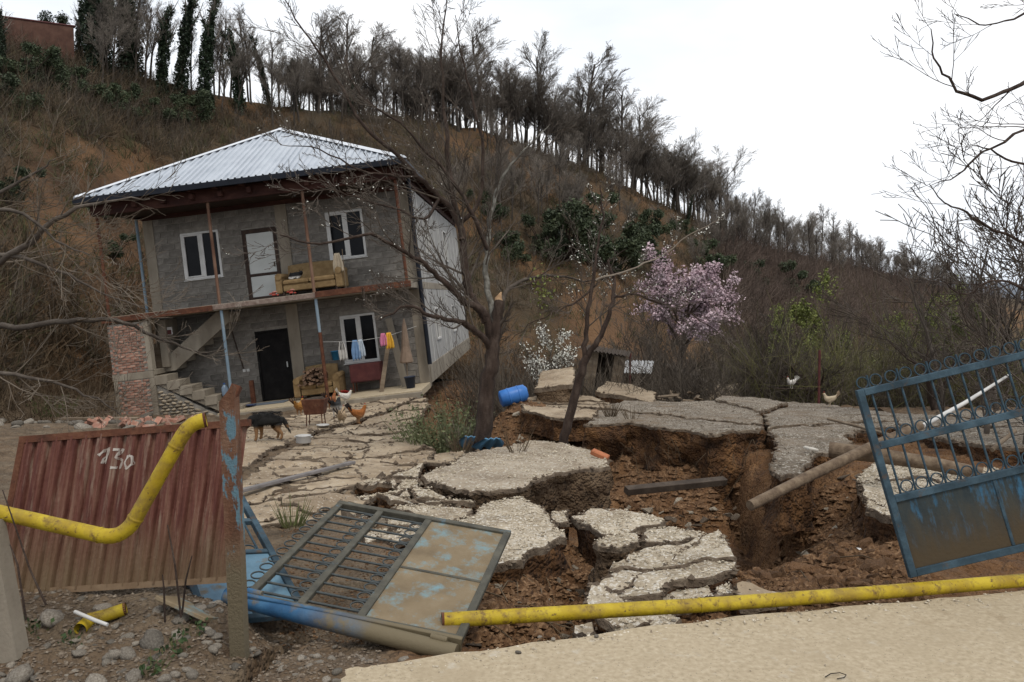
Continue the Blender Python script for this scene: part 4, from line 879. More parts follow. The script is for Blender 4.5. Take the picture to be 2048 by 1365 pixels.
o = cloth_drop('a', .25, .3, '', '', None).build('blue_rag', flat('blue_rag', (.05, .075, .17)), label='dark blue rag lying on the porch edge below the stairs', cat='rag'); o.matrix_world = hloc(-1.1, -1.3, .07) @ Matrix.Rotation(R(78), 4, 'X')
# house debris on the left
for k, (px, py, L_, a) in enumerate(((255, 829, 1.5, .06), (200, 832, 1.7, .02))):
    p = G(px, py); MB().bbox(-L_/2, L_/2, -.06, .06, 0, .05, b=.004).build('loose_plank', m_wood, label=('long plank lying on rubble below the brick pier', 'longer plank lying left of the brick pier')[k], cat='plank', group='planks below the pier', loc=(p.x, p.y, zs(p.x, p.y)+.06+.04*k), rot=(0, 0, a))
for i in range(40):
    p = G(rb.uniform(180, 400), rb.uniform(826, 858)); link('brick', brick_me, soil, loc=(p.x, p.y, zs(p.x, p.y)+.04), rot=(rb.uniform(-1, 1), rb.uniform(-1, 1), rb.uniform(0, 6)))
for i in range(40):
    p = G(rb.uniform(-40, 330), rb.uniform(800, 860)); put(ST[i % 7], 'stone', p.x, p.y, rb.uniform(.06, .16), rng=rb)
# ================================================================== FENCE PANEL, POSTS, PIPES, GATES
def frame(o, u, v):
    u = V(u).normalized(); v = V(v); v = (v-u*v.dot(u)).normalized(); n = u.cross(v)
    return Matrix(((u.x, v.x, n.x, o[0]), (u.y, v.y, n.y, o[1]), (u.z, v.z, n.z, o[2]), (0, 0, 0, 1)))
# rusty sheet panel (local x along the foot, y up the sheet, z towards the viewer)
BL, BR, TR, TL = P(-8, 1188, 5.0), P(456, 1159, 4.9), P(499, 851, 5.12), P(47, 876, 5.22)
ux, vy = (BR-BL), ((TL-BL)+(TR-BR))/2; PW, PH = ux.length, vy.length
vn = vy.normalized(); un = ux.normalized(); wn = un.cross(vn).normalized()
PM = Matrix(((un.x, vn.x, wn.x, BL.x), (un.y, vn.y, wn.y, BL.y), (un.z, vn.z, wn.z, BL.z), (0, 0, 0, 1)))
panel = thing('corrugated_fence', 'rust red corrugated sheet fence panel with painted numerals, leaning over', 'fence', mat=PM)
def ribz(u):
    t = (u/(PW/15)) % 1; return .028*(sm(.03, .10, t)-sm(.72, .79, t))+.008*(sm(.33, .38, t)-sm(.44, .49, t))
def pp(u, v, z=0): return PM @ V((u, v, z))
mb = MB(); N_ = 15*16; vs = []
for j in range(5):
    for i in range(N_+1): u = PW*i/N_; vs.append(pp(u, PH*j/4, ribz(u)+.01*nz(u*2, j)))
mb.add(vs, [(j*(N_+1)+i, j*(N_+1)+i+1, (j+1)*(N_+1)+i+1, (j+1)*(N_+1)+i) for j in range(4) for i in range(N_)]); sheet_o = mb.build('sheet', m_panel, panel, world=True)
m_panelmud = mat('tan_mud_film', c3((.12, .075, .042), (.165, .11, .066), (.21, .15, .095)), 5, 8, .3, 30, .9)
for nm, a, b_, r_, m in (('top_rail', (-.02, PH), (PW+.02, PH), .022, m_rust), ('bottom_rail', (-.0, 0), (PW, 0), .018, m_panelmud), ('side_rail', (0, 0), (0, PH), .02, m_rust)):
    A, B_ = pp(*a, .012), pp(*b_, .012); mb = MB(); fr_ = frame(A, B_-A, wn); mb.box(0, (B_-A).length, -r_, r_, -r_, r_, mat=fr_); mb.build(nm, m, panel, world=True)
def stroke(pts, w_, nm):                            # paint following the ribs, 2 mm proud
    mb = MB(); pts = [V(p) for p in pts]; dn = []
    for a, b_ in zip(pts, pts[1:]):
        k = max(2, int((b_-a).length/.006)); dn += [a.lerp(b_, i/k) for i in range(k)]
    dn.append(pts[-1]); vs = []
    for i, p in enumerate(dn):
        d_ = (dn[min(i+1, len(dn)-1)]-dn[max(i-1, 0)]).normalized(); q = V((-d_.y, d_.x)); ww = w_*(1+.35*nz(p.x*40, p.y*40, 3))
        for s in (-1, -.33, .33, 1): e = p+q*s*ww; vs.append(pp(e.x, e.y, ribz(e.x)+.0025+.01*nz(e.x*2, e.y/PH*4)))
    mb.add(vs, [(i*4+j, i*4+j+1, i*4+j+5, i*4+j+4) for i in range(len(dn)-1) for j in range(3)]); mb.build(nm, m_whitepaint, panel, world=True)
inv = PM.inverted()
def pu(px, py):                                     # photo spot -> panel coordinates
    o = V((0, 0, H)); dr = P(px, py, 1)-o; n = wn; t = (BL-o).dot(n)/dr.dot(n); q = inv @ (o+dr*t); return V((q.x, q.y))
stroke([pu(203, 912), pu(220, 896), pu(209, 928)], .008, 'numeral_one')
stroke([pu(231, 900), pu(247, 900), pu(236, 915), pu(246, 922), pu(240, 936), pu(225, 936)], .008, 'numeral_three')
stroke([pu(262, 912), pu(254, 926), pu(258, 938), pu(268, 928), pu(268, 914), pu(262, 912)], .007, 'numeral_zero')
# posts
def sqpost(a, b_, w_, m, name, label, cat, ragged=False):
    mb = MB(); fr_ = frame(a, (b_-a), V((0, -1, 0)) if abs((b_-a).normalized().y) < .9 else V((1, 0, 0))); L_ = (b_-a).length
    n = 14; vs = []
    for i in range(n+1):
        x = L_*i/n; 
        for (sy, sz) in ((-1, -1), (1, -1), (1, 1), (-1, 1)):
            e = .04*sy*sz*nz(i*.7)*.1; vs.append(fr_ @ V((x+(.05*(sz+sy*.5) if ragged and i == n else 0), sy*w_/2*(1+.04*nz(i, sy)), sz*w_/2)))
    fs = [(i*4+k, i*4+(k+1) % 4, (i+1)*4+(k+1) % 4, (i+1)*4+k) for i in range(n) for k in range(4)]+[(3, 2, 1, 0), (n*4, n*4+1, n*4+2, n*4+3)]
    mb.add(vs, fs); return mb.build(name, m, label=label, cat=cat)
b_ = P(480, 1275, 4.45); b_.z -= .12
t = thing('gate_post', 'rusty square gate post with peeling blue paint and ragged top', 'post', loc=b_)
sqpost(b_, P(458, 792, 4.3), .082, m_postpeel, 'shaft', None, None, True)
o = bpy.data.objects['shaft']; o.parent = t; o.matrix_parent_inverse = Matrix.Translation(b_).inverted()
sqpost(P(462, 800, 4.3), P(474, 772, 4.33), .05, m_rust, 'torn_top', None, None); o = bpy.data.objects['torn_top']; o.parent = t; o.matrix_parent_inverse = Matrix.Translation(b_).inverted()
a = P(28, 1262, 4.3); a.z -= .15
sqpost(a, P(-22, 1045, 4.35), .11, m_conc, 'fence_post', 'pale leaning concrete post at the left below the panel', 'post')
# yellow gas pipes
def bend(pts, k=6, rad=.12):
    out = [pts[0]]
    for i in range(1, len(pts)-1):
        a, b_, c = pts[i-1], pts[i], pts[i+1]; u = (a-b_).normalized(); v = (c-b_).normalized(); r_ = min(rad, (a-b_).length*.45, (c-b_).length*.45)
        for j in range(k+1): t = j/k; out.append((b_+u*r_).lerp(b_, t).lerp(b_.lerp(b_+v*r_, t), t))
    return out+[pts[-1]]
def pipe(name, pts, r, label, m=m_yellow):
    t = thing(name, label, 'pipe', loc=pts[0]); mb = MB(); n = len(pts)
    mb.tube(pts, r, 18, caps=False); ins = [p for p in pts]; mb.tube([pts[-1], pts[-1]-(pts[-1]-pts[-2]).normalized()*.02], [r*.9, r*.9], 18, caps=False)
    d_ = (pts[-1]-pts[-2]).normalized(); mb.build('pipe_run', m, t, world=True)
    MB().tube([pts[-1]-d_*.02, pts[-1]-d_*.004], r*.9, 18).build('bore', m_black, t, world=True)
    MB().tube([pts[-1]-d_*.012, pts[-1]+d_*.002], [r*1.01, r*1.01], 18, caps=False).build('cut_end', m_rust, t, world=True)
    return t
PB = [P(-420, 940, 4.55), P(-120, 1000, 4.5), P(232, 1078, 4.36), P(380, 838, 4.42), P(450, 832, 4.5)]
PB = [P(-420, 1210, 4.4), P(-330, 965, 4.5)]+[P(-100, 1003, 4.45), P(246, 1081, 4.36), P(352, 893, 4.40)]
pl = bend(PB, 7, .13)+[P(364, 873, 4.405), P(374, 859, 4.41), P(386, 849, 4.42), P(399, 843, 4.43), P(412, 840, 4.44)]
pt = pipe('gas_pipe', pl, .041, 'bent yellow gas pipe hanging broken in front of the rusty panel')
d_ = (pl[18]-pl[17])
for f in (.0,):
    pass
for (i0) in ((246, 1081), (382, 842)):
    pass
def collar(t, c, d_, r): MB().tube([c-d_*.008, c-d_*.003, c+d_*.003, c+d_*.008], [r, r*1.05, r*1.05, r], 18, caps=False).build('weld_ring', m_yellow, t, world=True)
e = PB[3]; u1 = (PB[2]-e).normalized(); u2 = (PB[4]-e).normalized(); collar(pt, e+u1*.135, u1, .042); collar(pt, e+u2*.135, u2, .042); collar(pt, P(352, 893, 4.40), u2, .042)
A, B_ = P(886, 1240, 4.62), P(2300, 1138, 5.35); A.z = .135; B_.z = .105
mid = P(1760, 1188, 4.98)
pm = [A, A.lerp(B_, .33)+V((0, 0, -.012)), A.lerp(B_, .66)+V((0, 0, -.02)), B_]
def onroad(px, py, z=.052): return P(px, py, (H-z)*F/(py-HY))
A = onroad(884, 1241, .065); C_ = onroad(1750, 1186); B_ = onroad(2500, 1120)
pm = [B_, onroad(2048, 1161), C_, onroad(1400, 1211), A]
lp = pipe('gas_pipe', pm, .044, 'long straight yellow gas pipe lying along the road edge')
for q_ in (onroad(1400, 1211), C_): collar(lp, q_, (B_-A).normalized(), .0455)
q = P(165, 1203, 4.5); q2 = P(205, 1186, 4.5); q3 = P(252, 1190, 4.55)
q = [V((p.x, p.y, zs(p.x, p.y)+.03)) for p in (P(160, 1200, 4.45), P(180, 1188, 4.55), P(210, 1180, 4.62), P(252, 1178, 4.66))]
pipe('gas_pipe', q, .036, 'short curved yellow pipe stub half buried in the rubble')
# gates
ring_me = {}
def ring(r, m):
    k = (round(r, 3), m.name)
    if k not in ring_me:
        mb = MB(); n, c = 16, 4; vs = []
        for i in range(n):
            a = 2*math.pi*i/n
            for j in range(c): b2 = 2*math.pi*j/c+.785; rr_ = r+.0055*math.cos(b2); vs.append((rr_*math.cos(a), rr_*math.sin(a), .0055*math.sin(b2)))
        mb.add(vs, [(i*c+j, ((i+1) % n)*c+j, ((i+1) % n)*c+(j+1) % c, i*c+(j+1) % c) for i in range(n) for j in range(c)], 0, True); ring_me[k] = mb.mesh('ring', m)
    return ring_me[k]
def gate(t, M4, Wd, Hh, r1, r2, bars, mf, mbar, mplate, seam, sub=None, topspike=False):
    """local x across the leaf, y up the leaf; r1 = top of the sheet part, r2 = middle rail"""
    def part(nm, m, *b4, bev=.004): mb = MB(); mb.bbox(*b4, b=bev); return mb.build(nm, m, t)
    w_ = .025
    part('stile', mf, -w_, w_, 0, Hh, -.022, .022); part('stile', mf, Wd-w_, Wd+w_, 0, Hh, -.022, .022)
    for nm, y in (('bottom_rail', w_), ('sheet_rail', r1), ('middle_rail', r2), ('top_rail', Hh-w_)): part('rail', mf, w_, Wd-w_, y-w_, y+w_, -.019, .019)
    part('sheet', mplate, w_, Wd-w_, w_*2, r1-w_, -.004, .004, bev=.001)
    part('seam_strip', mf, seam-.012, seam+.012, w_*2, r1-w_, -.008, .011)
    bme = MB().tube([(0, 0, 0), (0, 1, 0)], .0085, 6).mesh('bar', mbar)
    rr_ = Wd/bars*.36; me = ring(rr_, mbar)
    for i in range(bars):
        x = w_+(Wd-2*w_)*(i+.5)/bars
        link('bar', bme, t, loc=(x, r1+w_*.8, 0), scale=(1, Hh+(.09 if topspike and i % 2 == 0 else .0)-r1-w_, 1))
        if i < bars-1:
            xm = x+(Wd-2*w_)/bars/2
            for y in (r1+w_+rr_, r2+w_+rr_, Hh+rr_+.001): link('ring', me, t, loc=(xm, y, .0))
    link('ring', me, t, loc=(w_+(Wd-2*w_)*.5/bars*.2, Hh+rr_+.001, 0))
# fallen front leaf
D_, Cc, Bb, Aa = P(506, 1170, 4.98), P(926, 1288, 4.66), P(986, 1063, 6.02), P(659, 1001, 6.42)
# local x: from D towards A (across), y: from C (foot) towards D (top)
yv = ((D_-Cc)+(Aa-Bb))/2; xv = ((Bb-Cc)+(Aa-D_))/2
org = (Cc+Bb+D_+Aa)/4-xv/2-yv/2; GW, GH = xv.length, yv.length
xn, yn = xv.normalized(), yv.normalized(); zn = xn.cross(yn).normalized()
GM = Matrix(((xn.x, yn.x, zn.x, org.x), (xn.y, yn.y, zn.y, org.y), (xn.z, yn.z, zn.z, org.z), (0, 0, 0, 1)))
if zn.z < 0: pass
g1 = thing('gate_leaf', 'fallen gate leaf with barred top lying across the broken slabs', 'gate', mat=GM)
gate(g1, GM, GW, GH, GH*.46, GH*.74, 12, m_gateolive, mat('dark_bar', c3((.03, .036, .036), (.045, .052, .052), (.07, .075, .07)), 9, 5, .2, 40, .6), m_gatetan, GW*.47)
mb = MB(); s_ = -1 if zn.z < 0 else 1
mb.bbox(-.03, .0, .0, GH+.02, -.06*1, .03, b=.004); mb.build('edge_strip', m_bluestrip, g1)
# its round hinge post, lying under the near edge
A, B_ = P(452, 1182, 4.93), P(912, 1308, 4.56); A.z -= .03
t = thing('hinge_post', 'blue round hinge post lying under the fallen gate leaf', 'post', loc=A)
MB().tube([A, A.lerp(B_, .5), B_], .052, 14).build('tube', m_bluepipe, t, world=True)
for f in (.13, .93):
    c = A.lerp(B_, f); dd = (B_-A).normalized(); MB().tube([c-dd*.05+V((0, .02, .055)), c+dd*.05+V((0, .02, .055))], .02, 8).build('hinge', m_bluepipe, t, world=True)
# lower fallen leaf
E1, E2, E3 = P(497, 1262, 4.82), P(611, 1232, 5.12), P(482, 997, 6.55)
xv = (E1-E2); yv = (E3-E2); GH2 = yv.length; GW2 = .62; yn = yv.normalized(); xn = (xv-yn*xv.dot(yn)).normalized(); zn = xn.cross(yn)
GM2 = Matrix(((xn.x, yn.x, zn.x, E2.x), (xn.y, yn.y, zn.y, E2.y), (xn.z, yn.z, zn.z, E2.z), (0, 0, 0, 1)))
g2 = thing('gate_leaf', 'lower blue gate leaf lying beneath the other, beside the rusty post', 'gate', mat=GM2)
gate(g2, GM2, GW2, GH2, GH2*.48, GH2*.76, 5, m_gateblue, m_gateblue, mat('blue_plate', c3((.06, .12, .17), (.10, .19, .26), (.15, .27, .35)), 3, 8, .2, 30, .6, dirt=(4, .55, .65, (.12, .095, .06))), GW2*.5)
# standing leaf on the right
B0 = P(1826, 1154, 5.45); T0 = P(1718, 780, 5.62); RU = P(2048, 697, 5.62)-T0
yv = T0-B0; GH3 = yv.length; yn = yv.normalized(); xn = RU; xn = (xn-yn*xn.dot(yn)).normalized(); zn = xn.cross(yn)
GM3 = Matrix(((xn.x, yn.x, zn.x, B0.x), (xn.y, yn.y, zn.y, B0.y), (xn.z, yn.z, zn.z, B0.z), (0, 0, 0, 1)))
g3 = thing('gate_leaf', 'blue barred gate leaf leaning upright at the right', 'gate', mat=GM3)
gate(g3, GM3, 1.45, GH3, GH3*.405, GH3*.69, 13, m_gateblue, m_gateblue, m_plateR, .72, topspike=True)
# ================================================================== LOOSE THINGS IN THE YARD
def log(name, label, pts, rad, m=m_log, cat='log', n=12):
    mb = MB(); dn = []; rn = []
    for i in range(len(pts)-1):
        for j in range(5): t = j/5; dn.append(V(pts[i]).lerp(V(pts[i+1]), t)); rn.append((rad[i]*(1-t)+rad[i+1]*t)*(1+.06*nz(i*3+j, 5)))
    dn.append(V(pts[-1])); rn.append(rad[-1]); mb.tube(dn, rn, n); return mb.build(name, m, label=label, cat=cat)
log('pole_log', 'long weathered pole slanting down into the soil before the blue gate', [P(1500, 1012, 8.3), P(1620, 952, 8.8), P(1745, 893, 9.3), P(1840, 852, 9.7)], [.055, .06, .06, .055])
log('old_log', 'thick grey log lying behind the bars of the blue gate', [P(1660, 900, 9.6), P(1730, 908, 9.4), P(1850, 925, 9.1), P(1965, 948, 8.8)], [.10, .09, .08, .07])
a, b_ = P(1252, 982, 10.4), P(1450, 962, 10.9)
fr_ = frame(a, b_-a, V((0, -.25, 1))); mb = MB(); mb.bbox(0, (b_-a).length, -.045, .045, -.06, .06, b=.006, mat=fr_); mb.build('dark_beam', m_darkplank, label='wet dark beam bridging the pit below the red scarp', cat='beam')
MB().tube([P(1655, 838, 12.6), P(1720, 854, 12), P(1800, 876, 11.3)], [.022, .026, .02], 7).build('pale_stake', m_wood, label='pale peeled stake lying left of the blue gate', cat='stake')
MB().tube([P(1846, 852, 11), P(1930, 806, 11.6), P(2022, 748, 12.4)], [.035, .03, .02], 7).build('white_pipe', m_pvc, label='white plastic pipe slanting up behind the gate bars', cat='pipe')
MB().tube([P(1984, 900, 9.5), P(2030, 862, 9.8)], .026, 7).build('short_stake', m_wood, label='short pale stake behind the gate near the right edge', cat='stake')
MB().bbox(-.13, .13, -.05, .05, -.04, .04, b=.015).build('orange_brick', flat('orange_brick', (.36, .13, .06)), label='orange broken brick on the rim of the middle slab', cat='brick', loc=G(1200, 910, .1), rot=(.2, .3, -.5))
MB().bbox(-.09, .09, -.04, .04, -.03, .03, b=.01).build('orange_brick', flat('orange_brick2', (.32, .09, .05)), label='small orange brick seen between the gate bars', cat='brick', loc=G(1942, 945, .06), rot=(.1, .1, .3))
MB().bbox(-.03, .03, -.025, .025, -.012, .012, b=.004).build('paper_box', m_pvc, label='small white carton lying on the red clods', cat='carton', loc=(lambda p: V((p.x, p.y, zs(p.x, p.y)+.04)))(G(1718, 1084, -.2)), rot=(.5, .2, .3))
MB().bbox(-.10, .10, -.06, .06, -.02, .02, b=.01).build('white_rag', flat('pale_scrap', (.45, .42, .37)), label='pale scrap on the gravel beside the pole', cat='scrap', loc=G(1622, 898, .05), rot=(.1, .2, .4))
MB().tube([P(150, 1224, 4.5), P(195, 1243, 4.42), P(215, 1250, 4.4)], [.011, .011, .010], 7).build('white_tube', m_pvc, label='thin white tube lying on the rubble heap', cat='tube')
fr_ = frame(P(332, 1196, 4.75), P(452, 1250, 4.62)-P(332, 1196, 4.75), V((0, .4, 1))); mb = MB(); mb.bbox(0, .36, -.012, .012, -.11, .11, b=.004, mat=fr_); mb.build('muddy_board', m_gatetan, label='muddy tan board lying on the rubble under the rusty panel', cat='board')
MB().tube([(1.655, 4.21, .006), (1.70, 4.245, .008), (1.75, 4.25, .01), (1.775, 4.23, .008), (1.755, 4.205, .006), (1.71, 4.19, .006)], .0025, 5).build('bent_wire', m_black, label='thin bent wire lying on the pale road', cat='wire')
# barrel
bd = min(np.arange(15.5, 24, .1), key=lambda d: abs(HY-(zs((1027-CX)/F*d, d)+.2-H)/d*F-786)); bx_ = (1027-CX)/F*bd
BMx = Matrix.Translation((bx_, bd, zs(bx_, bd)+.19)) @ Matrix.Rotation(R(12), 4, 'Z') @ Matrix.Rotation(R(76), 4, 'Y')
t = thing('barrel', 'blue plastic barrel lying tilted on the slope beyond the tree', 'barrel', mat=BMx)
MB().lathe([(0, -.36), (.17, -.36), (.215, -.33), (.225, -.1), (.225, .1), (.215, .30), (.16, .345), (.15, .36), (0, .36)], 20).build('body', m_bluebar, t)
for z in (-.13, .13): MB().lathe([(.222, z-.02), (.236, z-.008), (.236, z+.008), (.222, z+.02)], 20).build('hoop', m_bluebar, t)
for s in (-1, 1): MB().lathe([(.0, .36), (.03, .36), (.03, .385), (0, .385)], 8, mat=Matrix.Translation((.08*s, 0, 0))).build('bung', m_bluebar, t)
# brazier
p = G(632, 850); BR_ = Matrix.Translation((p.x, p.y, p.z)) @ Matrix.Rotation(R(-4), 4, 'Z') @ Matrix.Rotation(R(-3), 4, 'Y')
t = thing('brazier', 'rusty brazier box on thin legs standing on the cracked yard', 'brazier', mat=BR_)
mb = MB(); w0, w1, y0, y1 = .19, .235, .11, .15; zz0, zz1 = .22, .52
vs = [(-w0, -y0, zz0), (w0, -y0, zz0), (w0, y0, zz0), (-w0, y0, zz0), (-w1, -y1, zz1), (w1, -y1, zz1), (w1, y1, zz1), (-w1, y1, zz1)]
vi = [(x*.95, y*.93, z+.01) for x, y, z in vs]
mb.add(vs+vi, [(0, 3, 2, 1), (0, 1, 5, 4), (1, 2, 6, 5), (2, 3, 7, 6), (3, 0, 4, 7), (8, 9, 10, 11), (8, 12, 13, 9), (9, 13, 14, 10), (10, 14, 15, 11), (11, 15, 12, 8), (4, 5, 13, 12), (5, 6, 14, 13), (6, 7, 15, 14), (7, 4, 12, 15)]); mb.build('fire_box', m_rust, t)
for sx in (-1, 1):
    for sy in (-1, 1): MB().tube([(sx*.15, sy*.09, .24), (sx*.165, sy*.10, -.01)], .012, 6).build('leg', m_rust, t)
for i in range(4): MB().tube([(-.19+.03*i, -.08+.05*i, .515+.008*i), (.2-.02*i, .02+.02*i, .52+.01*i)], .014, 6).build('charred_stick', m_darkplank, t)
p = G(607, 886); t = thing('cooking_pot', 'white enamel pot standing on the cracked yard', 'pot', loc=p)
MB().lathe([(0, 0), (.11, 0), (.125, .015), (.125, .12), (.132, .125), (.12, .125), (.115, .02), (0, .02)], 16).build('body', m_pvc, t)
for s in (-1, 1): MB().tube([(s*.125, -.03, .1), (s*.155, 0, .1), (s*.125, .03, .1)], .008, 6).build('handle', m_pvc, t)
MB().lathe([(0, .005), (.05, .0), (.12, .02), (.13, .035), (.12, .03), (.05, .012), (0, .012)], 16).build('plate', m_pvc, label='shallow white plate on the ground before the brazier', cat='plate', loc=G(646, 853))
A, B_ = G(478, 983, .02), G(705, 926, .02); B_.z += .005
fr_ = frame(A, B_-A, V((0, .3, 1))); mb = MB(); mb.bbox(0, (B_-A).length, -.02, .02, -.055, .055, b=.006, mat=fr_); mb.build('grey_strip', mat('grey_strip', c3((.12, .11, .105), (.165, .15, .145), (.21, .19, .18)), 5, 6, .3, 30, .8), label='flat grey strip lying across the cracked yard', cat='strip')
o = MB(); 
for k, (px, py) in enumerate(((945, 878), (985, 882))):
    o = cloth_drop('x', .5, .35, '', '', None).build('blue_sheeting', flat('blue_sheeting%d' % k, (.10, .25, .40), rough=.5), label=('scrap of blue sheeting left of the near tree trunk', 'scrap of blue sheeting right of the near tree trunk')[k], cat='sheeting', group='blue sheeting by the tree', loc=G(px, py-4, .16), rot=(.9, 0, .3*k))
# sheds beyond the yard
def shed(name, label, M4, w_, d2, h, mw, mr, roofh=.35, lean=0, planks=True, open_=False):
    t = thing(name, label, 'shed', mat=M4); n = int(w_/.16)
    for i in range(n):
        x0 = -w_/2+i*w_/n
        if open_ and .35 < (i+.5)/n < .7: continue
        MB().bbox(x0+.004, x0+w_/n-.004, -d2/2, -d2/2+.03, -.8, h+rb.uniform(-.04, .02), b=.004).build('plank', mw, t)
    for i in range(int(d2/.18)):
        y0 = -d2/2+.04+i*.18
        for s in (-1, 1): MB().bbox(s*w_/2-.015, s*w_/2+.015, y0, y0+.17, -.8, h, b=.004).build('plank', mw, t)
    MB().bbox(-w_/2, w_/2, d2/2-.03, d2/2, -.8, h, b=.004).build('back_wall', m_darkplank, t)
    mb = MB(); k = 24; vs = []
    for side, y in ((0, -d2/2-.2), (1, d2/2+.2)):
        for i in range(k*2+1): x = -w_/2-.15+(w_+.3)*i/(2*k); vs.append((x, y, h+.03+(roofh if side else 0)+.025*math.sin(i*math.pi/2)))
    mb.add(vs, [(i, i+1, 2*k+2+i, 2*k+1+i) for i in range(2*k)]); mb.build('roof', mr, t)
    return t
shed('shed', 'tilted plank shed with a dark opening behind the leaning tree', Matrix.Translation(P(1205, 782, 26)) @ Matrix.Rotation(R(8), 4, 'Y') @ Matrix.Rotation(R(-10), 4, 'Z'), 1.15, 1.2, 1.25, m_wood, m_darkplank, .1, open_=True)
mroofw = mat('pale_corrugated', c3((.32, .32, .32), (.42, .42, .42), (.50, .50, .5)), 4, 6, .1, 20, .6)
shed('shed', 'low shed with pale corrugated roof beyond the broken slabs', Matrix.Translation(P(1268, 790, 28)) @ Matrix.Rotation(R(-14), 4, 'Z'), 1.0, 1.0, .8, m_darkplank, mroofw, .32)
shed('shed', 'collapsed dark plank shed half fallen into the slope', Matrix.Translation(P(1355, 790, 29)) @ Matrix.Rotation(R(24), 4, 'Y') @ Matrix.Rotation(R(-18), 4, 'Z'), 1.3, 1.1, .8, m_darkplank, m_darkplank, .1)
for k, (px, py, d_, h, lab) in enumerate(((1259, 765, 27, 1.0, 'thin red post standing before the pale roofed shed'), (1637, 812, 21.5, 1.5, 'dark red post at the back rim of the gravel yard'))):
    p = P(px, py, d_); MB().tube([p+V((0, 0, -.4)), p+V((.03, 0, h))], .035, 8).build('red_post', m_redcab, label=lab, cat='post')
for i in range(16):
    p = P(rb.uniform(1320, 1400), rb.uniform(785, 804), 23.5+rb.uniform(-1, 1)); MB().bbox(-.35, .35, -.05, .05, -.015, .015, b=.004).build('broken_board', m_wood, label='broken board in the scattered heap before the collapsed shed', cat='board', group='broken boards by the shed', loc=p, rot=(rb.uniform(-.5, .5), rb.uniform(-.4, .4), rb.uniform(0, 3)))
# brick wall on the hill top
a = P(-60, 58, 50); b_ = P(148, 84, 53)
t = thing('hilltop_wall', 'low brown brick wall on the top of the hill', 'wall', loc=a)
fr_ = frame(a, b_-a, V((0, 0, 1))); mb = MB(); mb.bbox(-6, (b_-a).length, -1.2, .95, -.15, .15, b=.02, mat=fr_); mb.build('wall_face', mat('hill_brick', c3((.06, .03, .022), (.09, .045, .032), (.12, .065, .047)), 1.5, 6, .3, 12, .95), t, world=True)
mb = MB(); mb.bbox(-6, (b_-a).length+.1, .953, 1.05, -.2, .2, b=.02, mat=fr_); mb.build('coping', m_redcab, t, world=True)
# ================================================================== VEGETATION
UP = V((0, 0, 1))
def rvec(g): return V((g.gauss(0, 1), g.gauss(0, 1), g.gauss(0, 1)))
def spread(g, d_, ang):
    a = d_.orthogonal().normalized(); a.rotate(Matrix.Rotation(g.uniform(0, 6.283), 3, d_)); return (d_*math.cos(ang)+a*math.sin(ang)).normalized()
def grow(g, p, d_, Ln, r, lv, c, out):
    n = c['seg'][lv]; pts = [p]; rad = [r]; d_ = d_.normalized()
    for i in range(n):
        d_ = (d_+rvec(g)*c['wob'][lv]+UP*c['trop'][lv]).normalized(); p = p+d_*(Ln/n); pts.append(p); rad.append(max(r*(1-(i+1)/n*c['tap'][lv]), c['rmin']))
    out.append((lv, pts, rad)); kids_along(g, pts, rad, Ln, lv, c, out)
def kids_along(g, pts, rad, Ln, lv, c, out, k=None):
    if lv >= len(c['kids']): return
    n = len(pts)-1
    for j in range(k if k is not None else c['kids'][lv]):
        t = c['st'][lv]+(1-c['st'][lv])*(j+g.random())/max(1, (k if k is not None else c['kids'][lv])); t = min(t, .999)*n; i = int(t); f = t-i
        q = pts[i].lerp(pts[i+1], f); dr = (pts[i+1]-pts[i]).normalized(); rr_ = (rad[i]*(1-f)+rad[i+1]*f)
        L2 = Ln*c['lr'][lv]*g.uniform(.6, 1.15)*(1.1-.45*t/n)
        grow(g, q, spread(g, dr, c['ang'][lv]*g.uniform(.7, 1.3)), L2, max(rr_*c['rr'][lv], c['rmin']), lv+1, c, out)
def tubes(out, sel, sides):
    mb = MB()
    for lv, pts, rad in out:
        if sel(lv): mb.tube(pts, rad, sides(lv, rad[0]), caps=False)
    return mb
sd = lambda lv, r: 8 if r > .06 else 6 if r > .03 else 4 if r > .012 else 3
def leafquads(pts, size, seed, jitter=.0, flat=0):
    g = np.random.default_rng(seed); pts = np.asarray(pts, float); n = len(pts)
    a = g.standard_normal((n, 3)); a /= np.linalg.norm(a, axis=1, keepdims=True)+1e-9
    b = np.cross(a, g.standard_normal((n, 3))); b /= np.linalg.norm(b, axis=1, keepdims=True)+1e-9
    s = size*g.uniform(.6, 1.4, (n, 1)); p = pts+g.standard_normal((n, 3))*jitter
    v = np.stack([p-a*s*.5, p+b*s*.33, p+a*s*.6, p-b*s*.33], 1).reshape(-1, 3)
    return v, np.arange(n*4).reshape(-1, 4)
def tip_points(out, g, k, lvmin=2, spreadr=.05):
    tw = [(pts) for lv, pts, rad in out if lv >= lvmin]; res = []
    for _ in range(k):
        pts = tw[g.randrange(len(tw))]; t = g.random()*(len(pts)-1); i = int(t); res.append((pts[i].lerp(pts[min(i+1, len(pts)-1)], t-i)+rvec(g)*spreadr)[:])
    return res
def make_tree(name, label, cat, c, seed, mtrunk, mtwig, L0, r0, lean=V((0, 0, 1)), split=2, group=None, leaf=None):
    g = random.Random(seed); out = []; grow(g, V((0, 0, -.3)), lean, L0, r0, 0, c, out)
    t = thing(name, label, cat, group=group)
    kid(t, tubes(out, lambda l: l < split, sd).build('trunk', mtrunk, t)); kid(t, tubes(out, lambda l: l >= split, sd).build('crown', mtwig, t))
    if leaf:
        nm, m, k, size, lvm = leaf; v, f = leafquads(tip_points(out, g, k, lvm, .06), size, seed); kid(t, link(nm, npmesh(nm, v, f, m), t))
    return t
